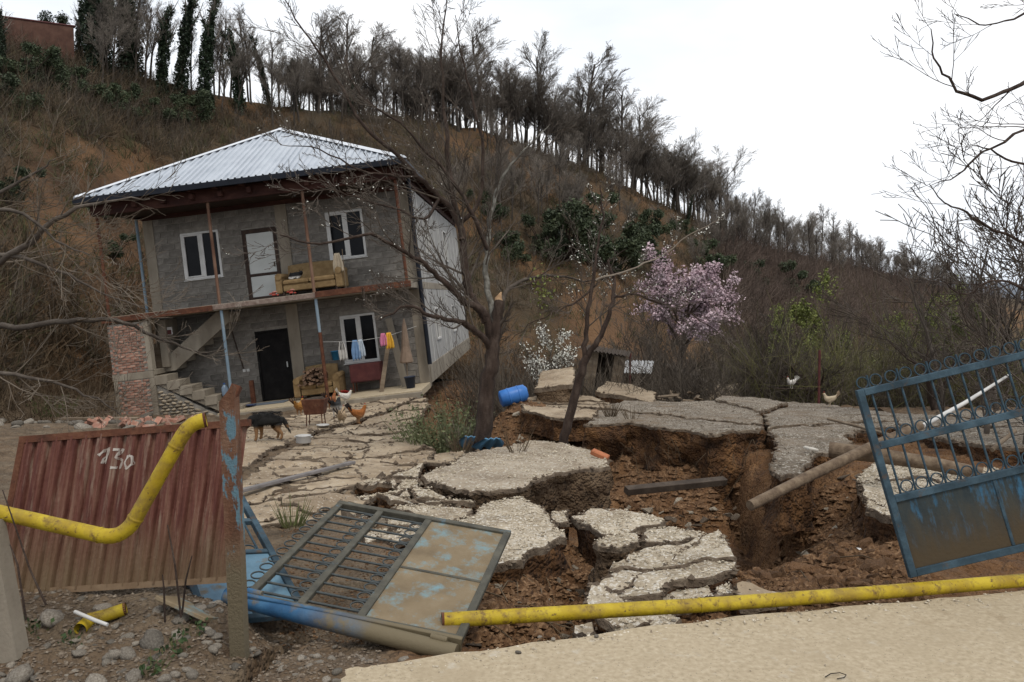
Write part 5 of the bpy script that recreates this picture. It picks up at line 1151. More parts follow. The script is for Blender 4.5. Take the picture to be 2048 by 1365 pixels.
VASE = dict(seg=[6, 6, 4, 3, 2], wob=[.04, .07, .08, .08, .08], trop=[.04, .03, .03, .03, .03], tap=[.45, .75, .8, .8, .6], kids=[9, 9, 8, 4], st=[.45, .2, .15, .12], lr=[.85, .5, .55, .7], ang=[.5, .5, .5, .45], rr=[.55, .45, .45, .6], rmin=.0065)
SLIM = dict(VASE, kids=[16, 9, 7, 3], st=[.3, .2, .15, .1], lr=[.38, .5, .55, .7], ang=[.55, .5, .45, .4], seg=[9, 5, 4, 3, 2])
BUSH = dict(seg=[6, 5, 4, 3], wob=[.12, .12, .11, .1], trop=[.02, .05, .05, .04], tap=[.75, .8, .8, .6], kids=[10, 8, 4], st=[.12, .12, .1], lr=[.6, .55, .65], ang=[.7, .6, .45], rr=[.5, .45, .55], rmin=.006)
ORCH = dict(seg=[5, 7, 5, 4, 3], wob=[.12, .20, .22, .22, .2], trop=[.03, .02, .03, .05, .05], tap=[.35, .75, .8, .8, .6], kids=[6, 8, 7, 3], st=[.4, .15, .15, .1], lr=[1.35, .55, .55, .7], ang=[.9, .7, .6, .45], rr=[.6, .48, .45, .6], rmin=.006)
lab_r = 'bare leafless tree in the wood along the hill ridge'; grp_r = 'bare trees along the hill ridge'
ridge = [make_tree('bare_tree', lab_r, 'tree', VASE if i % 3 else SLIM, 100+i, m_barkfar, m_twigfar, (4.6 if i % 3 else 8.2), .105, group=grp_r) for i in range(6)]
used = set()
def place(protos, k, loc, rz, sc, label=None, tilt=(0, 0), group=None):
    t = protos[k % len(protos)]
    if t.name not in used:
        used.add(t.name); t.location = loc; t.rotation_euler = (tilt[0], tilt[1], rz); t.scale = (sc, sc, sc) if not hasattr(sc, '__len__') else sc
        if label: t['label'] = label
        if group: t['group'] = group
        return t
    return copy_tree(t, loc, rz, sc, label, tilt, group)
def hill_at(px, py):
    best = None
    for s in np.linspace(0.02, 1, 60):
        p = hill(px, s); q = HY-(p.z-H)/p.y*F
        if best is None or abs(q-py) < best[0]: best = (abs(q-py), p, s)
    return best[1]
gv = random.Random(77); k = 0
px = 560.0
while px < 1440:                                   # the wood on the near ridge
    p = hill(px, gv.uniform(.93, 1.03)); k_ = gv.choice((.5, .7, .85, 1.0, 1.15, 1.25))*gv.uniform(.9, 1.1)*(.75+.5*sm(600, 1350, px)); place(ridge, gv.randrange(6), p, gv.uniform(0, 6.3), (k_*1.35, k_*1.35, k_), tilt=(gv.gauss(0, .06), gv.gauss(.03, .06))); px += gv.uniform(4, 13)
for i in range(26):                                # left part, thinner
    px = gv.uniform(170, 620); p = hill(px, gv.uniform(.84, 1.02)); place(ridge, gv.randrange(6), p, gv.uniform(0, 6.3), gv.uniform(.6, .9), tilt=(gv.gauss(0, .06), gv.gauss(0, .06)))
for i in range(75):                                # a second rank just over the crest
    px = gv.uniform(600, 1430); k_ = gv.uniform(.7, 1.1)*(.75+.5*sm(600, 1350, px)); p = hill(px, gv.uniform(1.03, 1.14)); place(ridge, gv.randrange(6), p, gv.uniform(0, 6.3), (k_*1.4, k_*1.4, k_))
px = 1440.0
lab_f = 'bare tree in the far wood sloping down to the right'; grp_f = 'bare trees of the far wood'
while px < 1960:
    for s in (1.0, .86, .72):
        p = hill(px+gv.uniform(-10, 10), s+gv.uniform(-.06, .05)); place(ridge, gv.randrange(6), p, gv.uniform(0, 6.3), gv.uniform(.8, 1.15), label=lab_f, group=grp_f)
    px += gv.uniform(11, 18)
lab_s = 'bare tree growing part way down the hillside'; grp_s = 'bare trees on the hillside'
for i in range(46):
    px = gv.uniform(900, 1480); s = gv.uniform(.35, .92); p = hill(px, s); place(ridge, gv.randrange(6), p, gv.uniform(0, 6.3), gv.uniform(.4, .75), label=lab_s, group=grp_s)
# ivy-clad trunks at the upper left
def ivy_tree(seed, h, label):
    g = random.Random(seed); t = thing('ivy_tree', label, 'tree', group='ivy-clad trees at the upper left'); out = []
    grow(g, V((0, 0, -.3)), V((g.gauss(0, .08), 0, 1)), h, .2, 0, dict(SLIM, kids=[9, 5, 4], seg=[9, 5, 4, 3], st=[.5, .2, .15], lr=[.38, .45, .5]), out)
    kid(t, tubes(out, lambda l: l < 1, sd).build('trunk', m_barkd, t)); kid(t, tubes(out, lambda l: l >= 1, sd).build('crown', m_twigfar, t))
    tp = out[0][1]; pts = []; ph = g.uniform(0, 9)
    for _ in range(5200):
        u = g.random()**.9*.9; q = u*(len(tp)-1); i = int(q); c = tp[i].lerp(tp[min(i+1, len(tp)-1)], q-i); a = g.uniform(0, 6.283)
        rr_ = (.55-.2*u)*(1+.75*nz(c.z*.9, math.cos(a)*1.2+ph, math.sin(a)*1.2))*(1-.85*sm(.7, 1, u/.9)); rr_ *= g.random()**.35
        pts.append((c.x+math.cos(a)*rr_, c.y+math.sin(a)*rr_, c.z-.2*g.random()))
    for lv, bp, br in out:
        if lv == 1:
            for _ in range(160):
                q = g.random()*.55*(len(bp)-1); i = int(q); c = bp[i].lerp(bp[i+1], q-i)+rvec(g)*.13; pts.append(c[:])
    v, f = leafquads(pts, .17, seed); kid(t, link('ivy', npmesh('ivy', v, f, m_ivy), t)); return t
labs_i = 'bare trunk thickly clad in dark ivy at the upper left of the hill'
ivy = [ivy_tree(300+i, (8.5, 7.5, 9.0)[i], labs_i) for i in range(3)]
for i, (px, py, sc) in enumerate(((185, 150, 1.05), (203, 140, 1.15), (255, 165, 1.2), (272, 160, .9), (325, 195, .85), (358, 200, 1.0), (415, 215, 1.0), (478, 228, .85), (540, 215, .6), (590, 222, .5), (700, 232, .45), (880, 245, .4), (3, 160, .5), (1440, 470, .45), (1375, 445, .4), (160, 118, .45))):
    place(ivy, i, hill_at(px, py), i*1.3, sc, tilt=(0, gv.gauss(.04, .06)))
for k, (px, lab, m) in enumerate(((92, 'small round dark tree on the skyline above the hilltop wall', m_ivy), (124, 'small star-shaped conifer on the skyline right of the hilltop wall', m_ever))):
    g = random.Random(k); t = thing('skyline_tree', lab, 'tree', loc=P(px, 62, 56)); MB().tube([(0, 0, -1.2), (0, 0, 1)], [.06, .04], 6).build('trunk', m_barkd, t)
    pts = []
    for _ in range(900):
        d_ = rvec(g).normalized(); rr_ = g.random()**.4*(.55 if k == 0 else .5*(.45+.9*abs(math.sin(d_.x*6)*math.sin(d_.z*5)))); q = d_*rr_; pts.append((q.x, q.y, q.z*(1.3 if k == 0 else 1)+.75))
    v, f = leafquads(pts, .11, k); link('crown', npmesh('crown', v, f, m), t)
# evergreen shrubs on the hillside
def evergreen(seed, w_, h):
    g = random.Random(seed); t = thing('evergreen_shrub', 'dark', 'shrub', group='dark evergreen shrubs on the hillside'); pts = []
    lob = [(V((g.gauss(0, .6)*w_, g.gauss(0, .6)*w_, g.uniform(.12, .9)**1.2*h)), g.uniform(.16, .36)*w_) for _ in range(18)]
    for _ in range(9000):
        c, r_ = lob[g.randrange(18)]; d_ = rvec(g).normalized(); q = c+d_*r_*(g.random()**.3)*(1+.9*nz(d_.x*3+c.x, d_.y*3, d_.z*3+c.z*4)); 
        if q.z > 0: pts.append(q[:])
    mb = MB(); [mb.tube([(0, 0, -.3), tuple(c*.6), tuple(c)], [.06, .04, .015], 5, caps=False) for c, r_ in lob]; kid(t, mb.build('stem', m_barkd, t))
    v, f = leafquads(pts, .14, seed); kid(t, link('foliage', npmesh('foliage', v, f, m_ever), t)); return t
evs = [evergreen(500+i, (1.6, 1.3)[i], (2.4, 3.0)[i]) for i in range(2)]
for i, (px, py, sc, lab) in enumerate(((1130, 520, 1.7, 'large dark evergreen shrub on the slope above the near tree fork'), (1190, 535, 1.6, 'dark evergreen shrub right of the largest one on the slope'), (1262, 525, 1.6, 'dark evergreen shrub on the slope above the pink blossom'), (1090, 500, .9, 'smaller dark evergreen shrub at the left end of the evergreen clump'),
        (1310, 470, 1.1, 'dark evergreen shrub at the right end of the evergreen clump'), (1160, 470, 1.2, 'dark evergreen shrub at the top of the evergreen clump'), (1235, 545, 1.0, 'low dark evergreen shrub just above the pink blossom tree'), (1425, 545, 1.3, 'dark evergreen shrub on the slope right of the pink blossom'), (1440, 470, 1.0, 'dark shrub high on the slope below the ridge trees'), (1590, 590, 1.6, 'dark green shrub in the far wood'), (1370, 470, .8, 'dark shrub under the last ridge trees'),
        (40, 175, .8, 'dark green undergrowth shrub below the hilltop wall'), (90, 170, .8, 'dark shrub right below the hilltop wall'), (150, 200, .8, 'dark shrub at the foot of the first ivy trees'), (230, 225, .8, 'dark shrub among the ivy trees'), (300, 240, .7, 'dark shrub below the ivy trees'), (8, 215, .8, 'dark shrub at the left edge of the hillside'), (15, 400, .5, 'dark shrub low at the left edge of the hillside'),
        (370, 250, .9, 'dark shrub above the roof slope'), (985, 440, .8, 'dark shrub on the slope behind the near tree'), (1015, 520, .9, 'dark shrub low behind the near tree'), (1500, 580, 1.2, 'dark shrub above the grey thicket'), (205, 440, .45, 'dark trailing shrub on the bare orange bank'), (225, 520, .4, 'dark low shrub left of the veranda poles'))):
    place(evs, i, hill_at(px, py), i*1.1, sc, label=lab)
# ------------------------------------------------------------------ dry brush (nobody could count it)
def stalks(roots, dirs, length, width, seed, bendy=.25):
    g = np.random.default_rng(seed); n = len(roots); R_ = np.asarray(roots, float); D = np.asarray(dirs, float); D /= np.linalg.norm(D, axis=1, keepdims=True)
    Ln = np.asarray(length)[:, None]; w_ = np.asarray(width)[:, None]; S = np.cross(D, g.standard_normal((n, 3))); S /= np.linalg.norm(S, axis=1, keepdims=True)+1e-9
    B = g.standard_normal((n, 3))*bendy; p1 = R_+D*Ln*.5+B*Ln*.15; p2 = R_+D*Ln+B*Ln*.5
    v = np.stack([R_-S*w_, R_+S*w_, p1-S*w_*.7, p1+S*w_*.7, p2-S*w_*.25, p2+S*w_*.25], 1).reshape(-1, 3)
    f = np.array([[0, 1, 3, 2], [2, 3, 5, 4]])[None]+np.arange(n)[:, None, None]*6
    return v, f.reshape(-1, 4)
def brush(name, label, centres, per, Lr, wr, m, seed, upb=1.0):
    g = random.Random(seed); ro, di, le, wi = [], [], [], []
    for (c, sc) in centres:
        for _ in range(per):
            d_ = rvec(g)*.55+UP*upb; q = V(c)+V((g.gauss(0, .25), g.gauss(0, .25), -.05))*sc; L_ = g.uniform(*Lr)*sc
            ro.append(q[:]); di.append(d_[:]); le.append(L_); wi.append(g.uniform(*wr))
            for _ in range(2):                     # side twigs
                ro.append((q+d_.normalized()*L_*g.uniform(.3, .8))[:]); di.append((d_.normalized()+rvec(g)*.6)[:]); le.append(L_*.4); wi.append(wr[0]*.7)
    v, f = stalks(ro, di, le, wi, seed); o = link(name, npmesh(name, v, f, m), kind='stuff'); o['label'] = label; return o
cs = []
for _ in range(5200):
    px = gv.uniform(-350, 1480); s = gv.random()**.8; p = hill(px, s)
    if nz(p.x*.16, p.y*.16, 4) > -.2 and gv.random() > bare(px, s)*.9: cs.append((p, gv.uniform(.5, 1.2)))
for _ in range(1300):
    px = gv.uniform(-250, 420); s = gv.random()**1.1; p = hill(px, s)
    if gv.random() > bare(px, s)*.92: cs.append((p, gv.uniform(.4, 1.0)))
gv.shuffle(cs)
brush('hill_brush', 'tangled dry brown brush covering the hillside', cs[:len(cs)*2//3], 14, (.5, 1.7), (.012, .026), m_brush, 1, .9)
brush('hill_brush', 'grey bramble thicket covering parts of the hillside', cs[len(cs)*2//3:], 14, (.6, 2.1), (.009, .018), m_brush2, 2, .9)
cs = []
for _ in range(2600):
    px = gv.uniform(930, 2250); d_ = 23.5+gv.random()**1.3*45; x = (px-CX)/F*d_
    z = max(zs(x, d_), zvalley(x, d_)) if d_ < 33.5 else zvalley(x, d_); cs.append((V((x, d_, z)), gv.uniform(.7, 1.6)))
brush('valley_brush', 'grey and brown brush filling the hollow behind the yard', cs, 14, (.6, 2.2), (.006, .014), m_brush2, 3, 1.1)
cs = []
for _ in range(900):
    px = gv.uniform(1500, 2250); d_ = 23.5+gv.random()**1.2*30; x = (px-CX)/F*d_; cs.append((V((x, d_, max(zs(x, d_), zvalley(x, d_)) if d_ < 33.5 else zvalley(x, d_))), gv.uniform(1.0, 2.0)))
brush('olive_brush', 'olive budding brush behind the gate', cs, 11, (.9, 2.4), (.006, .013), mat('olive_twig', c3((.06, .055, .022), (.105, .098, .036), (.155, .145, .055)), .3, 5, 0, 10, .95), 7, 1.2)
cs = [(hill(gv.uniform(-200, 1450), gv.random()), gv.uniform(.5, 1.1)) for _ in range(1100)]
brush('olive_hill_brush', 'olive green undergrowth scattered over the hillside', cs, 12, (.5, 1.5), (.012, .022), mat('olive_under', c3((.035, .036, .015), (.06, .06, .026), (.095, .09, .042)), .3, 5, 0, 10, .95), 8, .9)
cs = [(hill(gv.uniform(1440, 2000), gv.random()), gv.uniform(1.4, 2.8)) for _ in range(2600)]
brush('far_wood_brush', 'reddish brown undergrowth of the far wood', cs, 10, (.8, 2), (.02, .04), mat('far_brush', c3((.072, .05, .04), (.10, .072, .058), (.13, .10, .08)), .05, 5, 0, 10, 1), 5, .9)
cs = []
for _ in range(130):
    px, py = gv.uniform(-60, 225), gv.uniform(770, 830); p = G(px, py); cs.append((V((p.x, p.y, zs(p.x, p.y))), gv.uniform(.6, 1.3)))
brush('left_brush', 'pale dry twigs tangled left of the brick pier', cs, 8, (.5, 1.7), (.005, .010), m_brush, 6, .8)
# ------------------------------------------------------------------ bare shrubs and small trees behind the yard
gr_b = 'grey bare bushes behind the yard'
bushes = [make_tree('bare_bush', 'grey bare bush in the thicket behind the yard', 'bush', dict(BUSH), 700+i, m_bark, m_twig, 3.2, .05, lean=V((gv.gauss(0, .15), 0, 1)), split=1, group=gr_b) for i in range(3)]
orch = [make_tree('bare_fruit_tree', 'bare crooked fruit tree behind the yard', 'tree', dict(ORCH), 720+i, m_barkd, m_twig, 1.7, .11, lean=V((gv.gauss(0, .2), 0, 1)), group='bare fruit trees behind the yard') for i in range(3)]
def gz(x, d_): return max(zs(x, d_), zvalley(x, d_)) if d_ < 33.5 else zvalley(x, d_)
for i in range(70):
    px = gv.uniform(1230, 2150); d_ = gv.uniform(24, 50); x = (px-CX)/F*d_; place(bushes, gv.randrange(3), (x, d_, gz(x, d_)), gv.uniform(0, 6), gv.uniform(.8, 1.5))
for i in range(26):
    px = gv.uniform(930, 1320); d_ = gv.uniform(31, 46); x = (px-CX)/F*d_; place(bushes, gv.randrange(3), (x, d_, gz(x, d_)), gv.uniform(0, 6), gv.uniform(.7, 1.2))
for i, (px, d_, sc, lab) in enumerate(((1420, 25.5, 1.0, 'bare fruit tree standing right behind the gravel yard'), (1545, 24.5, 1.05, 'dark crooked fruit tree behind the yard, left of the red post'), (1625, 24, .95, 'dark leaning fruit tree just left of the red post'), (1310, 27, .95, 'bare fruit tree over the pale roofed shed'), (1480, 30, 1.2, 'bare fruit tree behind the other fruit trees'), (1700, 27, 1.1, 'bare fruit tree behind the top of the blue gate'), (1790, 25, 1.0, 'bare fruit tree behind the left end of the gate'), (1880, 22, 1.0, 'bare fruit tree seen above the gate bars'), (1050, 30, .9, 'bare fruit tree behind the white blossom bush'), (1250, 33, 1.0, 'bare fruit tree below the pink blossom'))):
    x = (px-CX)/F*d_; place(orch, i, (x, d_, gz(x, d_)), i*2.1, sc, label=lab)
for i, (px, d_, sc, lab) in enumerate(((1960, 15, 1.15, 'tall bare bush behind the gate near the right edge'), (2040, 13, 1.2, 'tall bare bush at the right edge above the gate'), (2130, 12, 1.3, 'tallest bare bush at the far right'), (1900, 18, 1.2, 'bare bush rising left of the tall ones at the right'), (2000, 20, 1.5, 'tall bare bush behind those at the right edge'), (2080, 17, 1.7, 'high twiggy bush against the sky at the right edge'))):
    x = (px-CX)/F*d_; place(bushes, i, (x, d_, zs(x, d_)), i, sc, label=lab)
# blossom and fresh leaf
pk = make_tree('blossom_tree', 'pink blossoming tree beyond the yard', 'tree', dict(VASE, ang=[.75, .6, .5, .4]), 811, m_barkd, m_twig, 3.2, .11, leaf=('blossom', m_pink, 15000, .075, 3)); x = (1352-CX)/F*33; pk.location = (x, 33, -1.9); pk.scale = (1.45, 1.1, 1.25)
wb = make_tree('blossom_bush', 'white blossoming bush behind the blue barrel', 'bush', dict(BUSH), 812, m_bark, m_twig, 2.0, .04, split=1, leaf=('blossom', m_white, 1700, .055, 2)); wb.location = ((1085-CX)/F*25, 25, -1.0); wb.scale = (1.05, 1.05, 1.0)
for k, (px, d_, sc, lab) in enumerate(((1590, 38, 1.25, 'shrub with fresh yellow green leaves, left of three'), (1690, 42, 1.6, 'tallest shrub with fresh yellow green leaves'), (1800, 44, 1.5, 'shrub with fresh yellow green leaves, right of three'))):
    t = make_tree('leafing_shrub', lab, 'shrub', dict(BUSH), 820+k, m_bark, m_twig, 3.3, .05, split=1, group='freshly leafing shrubs', leaf=('leaves', m_green, 4500, .075, 2)); t.location = ((px-CX)/F*d_, d_, -2.9); t.scale = (sc,)*3
for k, (px, d_, sc, lab) in enumerate(((1720, 30, 1.0, 'olive bush behind the left end of the gate'), (1850, 27, .9, 'olive bush behind the gate top'), (1650, 33, 1.0, 'olive bush behind the red post'), (1960, 24, .9, 'olive bush behind the gate bars at the right'))):
    t = make_tree('olive_bush', lab, 'bush', dict(BUSH), 830+k, m_bark, m_twig, 3.0, .045, split=1, group='olive bushes behind the gate', leaf=('leaves', m_grass, 2600, .09, 2)); x = (px-CX)/F*d_; t.location = (x, d_, gz(x, d_)); t.scale = (sc,)*3
# ------------------------------------------------------------------ the near trees, limb by limb
LIMB = dict(seg=[8, 8, 6, 4], wob=[.1, .09, .09, .09], trop=[.03, .05, .045, .04], tap=[.6, .85, .8, .7], kids=[0, 8, 4], st=[.1, .12, .12], lr=[.7, .45, .5], ang=[.7, .6, .5], rr=[.42, .5, .6], rmin=.004)
def hero(name, label, limbs, seed, mtrunk, mtwig, base, kids=9, cat='tree', c=LIMB, lr=.34, extra=None):
    g = random.Random(seed); t = thing(name, label, cat, loc=base); tr = MB(); out = []
    for L_ in limbs:
        pts = [P(x, y, dd) for x, y, dd in L_['p']]; r0, r1 = L_['r']; dn, rn = [], []
        for i in range(len(pts)-1):
            a = pts[max(i-1, 0)]; b_ = pts[i]; c_ = pts[i+1]; e = pts[min(i+2, len(pts)-1)]
            for j in range(4):
                u = j/4; q = .5*((2*b_)+(c_-a)*u+(2*a-5*b_+4*c_-e)*u*u+(-a+3*b_-3*c_+e)*u**3); dn.append(q+rvec(g)*L_.get('wob', .012)); f = (i+u)/(len(pts)-1); rn.append((r0+(r1-r0)*f)*(1+.08*nz(i*4+j, seed)))
        dn.append(pts[-1]); rn.append(r1)
        (mb := MB()).tube(dn, rn, sd(0, r0)); 
        mb.build(L_.get('n', 'limb'), L_.get('m', mtrunk), t, world=True)
        ln = sum((dn[i+1]-dn[i]).length for i in range(len(dn)-1))
        if L_.get('k', kids): kids_along(g, dn, rn, L_.get('cl', ln*lr/.34), 0, dict(c, st=[L_.get('st', .15), .15, .12]), out, L_.get('k', kids))
    tubes(out, lambda l: True, sd).build('twigs', mtwig, t, world=True)
    return t, out
d0 = 13.0; b0 = G(963, 893); b0 = V((b0.x, b0.y, b0.z-.2))
T1 = [dict(n='trunk', p=[(962, 915, d0), (965, 870, d0), (972, 800, d0), (981, 740, d0), (987, 690, d0), (994, 640, d0), (999, 604, d0)], r=(.155, .085), k=2, cl=1.2, st=.5),
      dict(p=[(985, 700, d0), (958, 668, d0-.2), (932, 650, d0-.4), (902, 640, d0-.6), (860, 632, d0-.8), (815, 612, d0-1), (760, 640, d0-1.2)], r=(.06, .015), k=12, cl=1.7),
      dict(p=[(983, 690, d0), (970, 630, d0-.1), (930, 602, d0-.2), (885, 564, d0-.4), (850, 530, d0-.6), (800, 500, d0-.8), (740, 470, d0-1), (640, 490, d0-1.3), (560, 470, d0-1.5)], r=(.065, .010), k=14, cl=2.0),
      dict(p=[(973, 640, d0-.05), (962, 622, d0-.05), (943, 595, d0+.1), (932, 555, d0+.2), (928, 500, d0+.2), (916, 440, d0+.3), (880, 395, d0+.3), (836, 355, d0+.3), (790, 306, d0+.2), (730, 255, d0), (668, 150, d0), (620, 80, d0-.2), (570, 0, d0-.3)], r=(.085, .009), k=20, cl=2.3),
      dict(p=[(925, 480, d0+.2), (908, 400, d0+.4), (895, 300, d0+.5), (888, 200, d0+.6), (882, 100, d0+.6), (893, -5, d0+.6)], r=(.06, .008), k=16, cl=1.9),
      dict(p=[(918, 450, d0+.3), (960, 400, d0+.5), (965, 300, d0+.6), (945, 200, d0+.6), (925, 120, d0+.6), (910, 30, d0+.6)], r=(.045, .006), k=12, cl=1.7),
      dict(p=[(993, 640, d0), (1012, 585, d0+.2), (1050, 560, d0+.4), (1110, 552, d0+.6), (1180, 562, d0+.8)], r=(.05, .012), k=9, cl=1.4, m=m_bark),
      dict(p=[(990, 650, d0), (972, 560, d0+.3), (975, 500, d0+.4), (981, 440, d0+.5), (994, 383, d0+.6), (1013, 342, d0+.7), (1060, 290, d0+.8), (1100, 250, d0+.9)], r=(.055, .010), k=14, cl=1.9, m=m_lichen),
      dict(p=[(975, 500, d0+.4), (940, 420, d0+.2), (880, 330, d0+.1), (800, 250, d0), (720, 190, d0), (690, 120, d0)], r=(.04, .007), k=14, cl=1.8),
      dict(p=[(836, 355, d0+.3), (780, 350, d0-.2), (720, 340, d0-.5), (640, 300, d0-.8), (560, 290, d0-1)], r=(.03, .006), k=11, cl=1.4),
      dict(p=[(880, 395, d0+.3), (850, 440, d0-.2), (800, 420, d0-.5), (730, 400, d0-.8), (660, 380, d0-1), (590, 390, d0-1.2)], r=(.03, .006), k=11, cl=1.4)]
t1, o1 = hero('plum_tree', 'large bare tree with broken top before the house corner', T1, 31, m_barkd, m_twig, b0)
c_ = P(999, 604, d0); MB().tube([c_-V((0, 0, .05)), c_+V((-.02, 0, .06)), c_+V((.03, 0, .16))], [.08, .06, .01], 7).build('torn_wood', mat('torn_wood', c3((.25, .15, .08), (.36, .23, .13), (.44, .31, .2)), 9), t1, world=True)
g = random.Random(2); v, f = leafquads(tip_points([o for o in o1 if o[1][-1].x < -1.2], g, 420, 2, .02), .024, 9); v = v-np.array(b0[:]); link('blossom', npmesh('blossom', v, f, m_white), t1)
T2 = [dict(n='trunk', p=[(1126, 905, 13.2), (1134, 860, 13.2), (1148, 800, 13.2), (1160, 755, 13.2), (1174, 712, 13.2)], r=(.08, .066), k=0),
      dict(p=[(1172, 720, 13.2), (1170, 680, 13.2), (1177, 620, 13.2), (1187, 560, 13.3), (1196, 490, 13.4), (1204, 420, 13.5), (1200, 370, 13.5)], r=(.048, .008), k=13, cl=1.5),
      dict(p=[(1174, 716, 13.2), (1196, 680, 13.1), (1214, 640, 13.1), (1227, 595, 13.2), (1229, 560, 13.3), (1215, 520, 13.4)], r=(.05, .02), k=5, cl=1.2),
      dict(p=[(1227, 595, 13.2), (1270, 590, 13.2), (1330, 612, 13.2), (1400, 640, 13.3), (1450, 680, 13.4)], r=(.03, .006), k=9, cl=1.3),
      dict(p=[(1187, 560, 13.3), (1240, 545, 13.3), (1310, 520, 13.4), (1380, 470, 13.5), (1440, 440, 13.6)], r=(.025, .005), k=6, cl=1.0, m=m_twigl),
      dict(p=[(1190, 570, 13.3), (1160, 600, 13.2), (1120, 620, 13.1), (1060, 650, 13), (1010, 690, 13)], r=(.025, .005), k=8, cl=1.1)]
b2 = V((P(1126, 905, 13.2).x, 13.2, zp(13.2)-.3))
t2, o2 = hero('young_fruit_tree', 'slender forked tree leaning right on the middle slab', T2, 35, m_barkd, m_twig, b2)
up2 = [o for o in o2 if o[1][-1].z > 2.0]
v, f = leafquads(tip_points(up2, g, 700, 1, .02), .028, 11); v = v-np.array(b2[:]); link('blossom', npmesh('blossom', v, f, m_white), t2)
pts = [(P(1085, 580, 13.2)+V((g.gauss(0, .10), g.gauss(0, .1), g.gauss(0, .16))))[:] for _ in range(120)]; v, f = leafquads(pts, .05, 3); v = v-np.array(b0[:]); link('fresh_leaves', npmesh('fresh_leaves', v, f, m_green), t1)
dl = 8.5; bl = V((-8.2, 8.5, zs(-8.2, 8.5)))
TL_ = [dict(n='trunk', p=[(-512, 990, dl), (-500, 800, dl), (-470, 640, dl), (-440, 560, dl)], r=(.13, .09), k=0),
       dict(p=[(-470, 640, dl), (-250, 600, dl), (-60, 545, dl), (40, 498, dl), (130, 428, dl), (210, 405, dl+.2), (300, 398, dl+.4)], r=(.06, .006), k=8, cl=1.2, st=.35),
       dict(p=[(-490, 740, dl), (-250, 690, dl), (-60, 660, dl), (60, 652, dl), (160, 640, dl), (250, 646, dl+.2), (330, 682, dl+.4), (400, 704, dl+.5), (452, 698, dl+.6)], r=(.05, .005), k=8, cl=1.1, st=.4),
       dict(p=[(-470, 640, dl), (-200, 560, dl), (-30, 505, dl), (110, 540, dl), (200, 582, dl+.2), (300, 622, dl+.3)], r=(.04, .005), k=14, cl=1.5, st=.4),
       dict(p=[(-440, 560, dl), (-200, 470, dl), (-30, 400, dl+.2), (60, 350, dl+.4), (110, 320, dl+.5)], r=(.04, .005), k=7, cl=1.2, st=.4),
       dict(p=[(-500, 800, dl), (-250, 770, dl), (-40, 745, dl), (80, 760, dl), (170, 790, dl), (240, 830, dl+.1)], r=(.04, .005), k=12, cl=1.3, st=.4),
       dict(p=[(-440, 560, dl), (-150, 470, dl-.3), (20, 420, dl-.3), (110, 480, dl-.3), (180, 510, dl-.3)], r=(.035, .005), k=12, cl=1.5, st=.4)]
hero('leaning_fruit_tree', 'bare fruit tree reaching into view from the left edge', TL_, 41, m_bark, mat('tan_twig', c3((.095, .074, .055), (.145, .116, .088), (.20, .165, .13)), 2, 4, 0, 10, .95), bl, c=dict(LIMB, rmin=.0028, wob=[.1, .07, .07, .07], kids=[0, 5, 3], lr=[.85, .5, .55]))
br = V((6.4, 8.6, zs(6.4, 8.6)))
TR_ = [dict(n='trunk', p=[(2210, 1000, 8.6), (2215, 700, 8.6), (2225, 450, 8.6), (2240, 250, 8.6), (2250, 100, 8.6), (2260, -200, 8.6)], r=(.13, .05), k=0),
       dict(p=[(2240, 230, 8.6), (2140, 130, 8.6), (2048, 168, 8.5), (1965, 197, 8.4), (1905, 172, 8.3), (1872, 120, 8.3), (1862, 58, 8.3)], r=(.035, .005), k=7, cl=1.1, st=.25),
       dict(p=[(2245, 130, 8.6), (2140, 0, 8.6), (2048, 28, 8.5), (1972, 52, 8.4), (1908, 28, 8.4)], r=(.025, .004), k=5, cl=.8, st=.3),
       dict(p=[(2230, 380, 8.6), (2140, 230, 8.6), (2048, 262, 8.5), (1965, 308, 8.4), (1915, 352, 8.3), (1860, 372, 8.3)], r=(.03, .004), k=7, cl=1.1, st=.25),
       dict(p=[(2220, 600, 8.6), (2120, 520, 8.6), (2010, 470, 8.5), (1930, 425, 8.4), (1888, 405, 8.4), (1858, 368, 8.4)], r=(.03, .004), k=7, cl=1.1, st=.2),
       dict(p=[(2220, 640, 8.6), (2100, 600, 8.6), (2000, 560, 8.6), (1930, 590, 8.6), (1880, 560, 8.6)], r=(.03, .004), k=7, cl=1.2, st=.2),
       dict(p=[(2240, 300, 8.6), (2150, 300, 8.6), (2048, 330, 8.6), (1980, 300, 8.6), (1940, 290, 8.6)], r=(.025, .004), k=6, cl=.9, st=.2)]
hero('overhanging_tree', 'bare tree whose branches hang in at the upper right', TR_, 43, m_barkd, m_barkd, br, c=dict(LIMB, rmin=.0028, wob=[.1, .06, .06, .06], kids=[0, 6, 2], lr=[.9, .45, .5]))
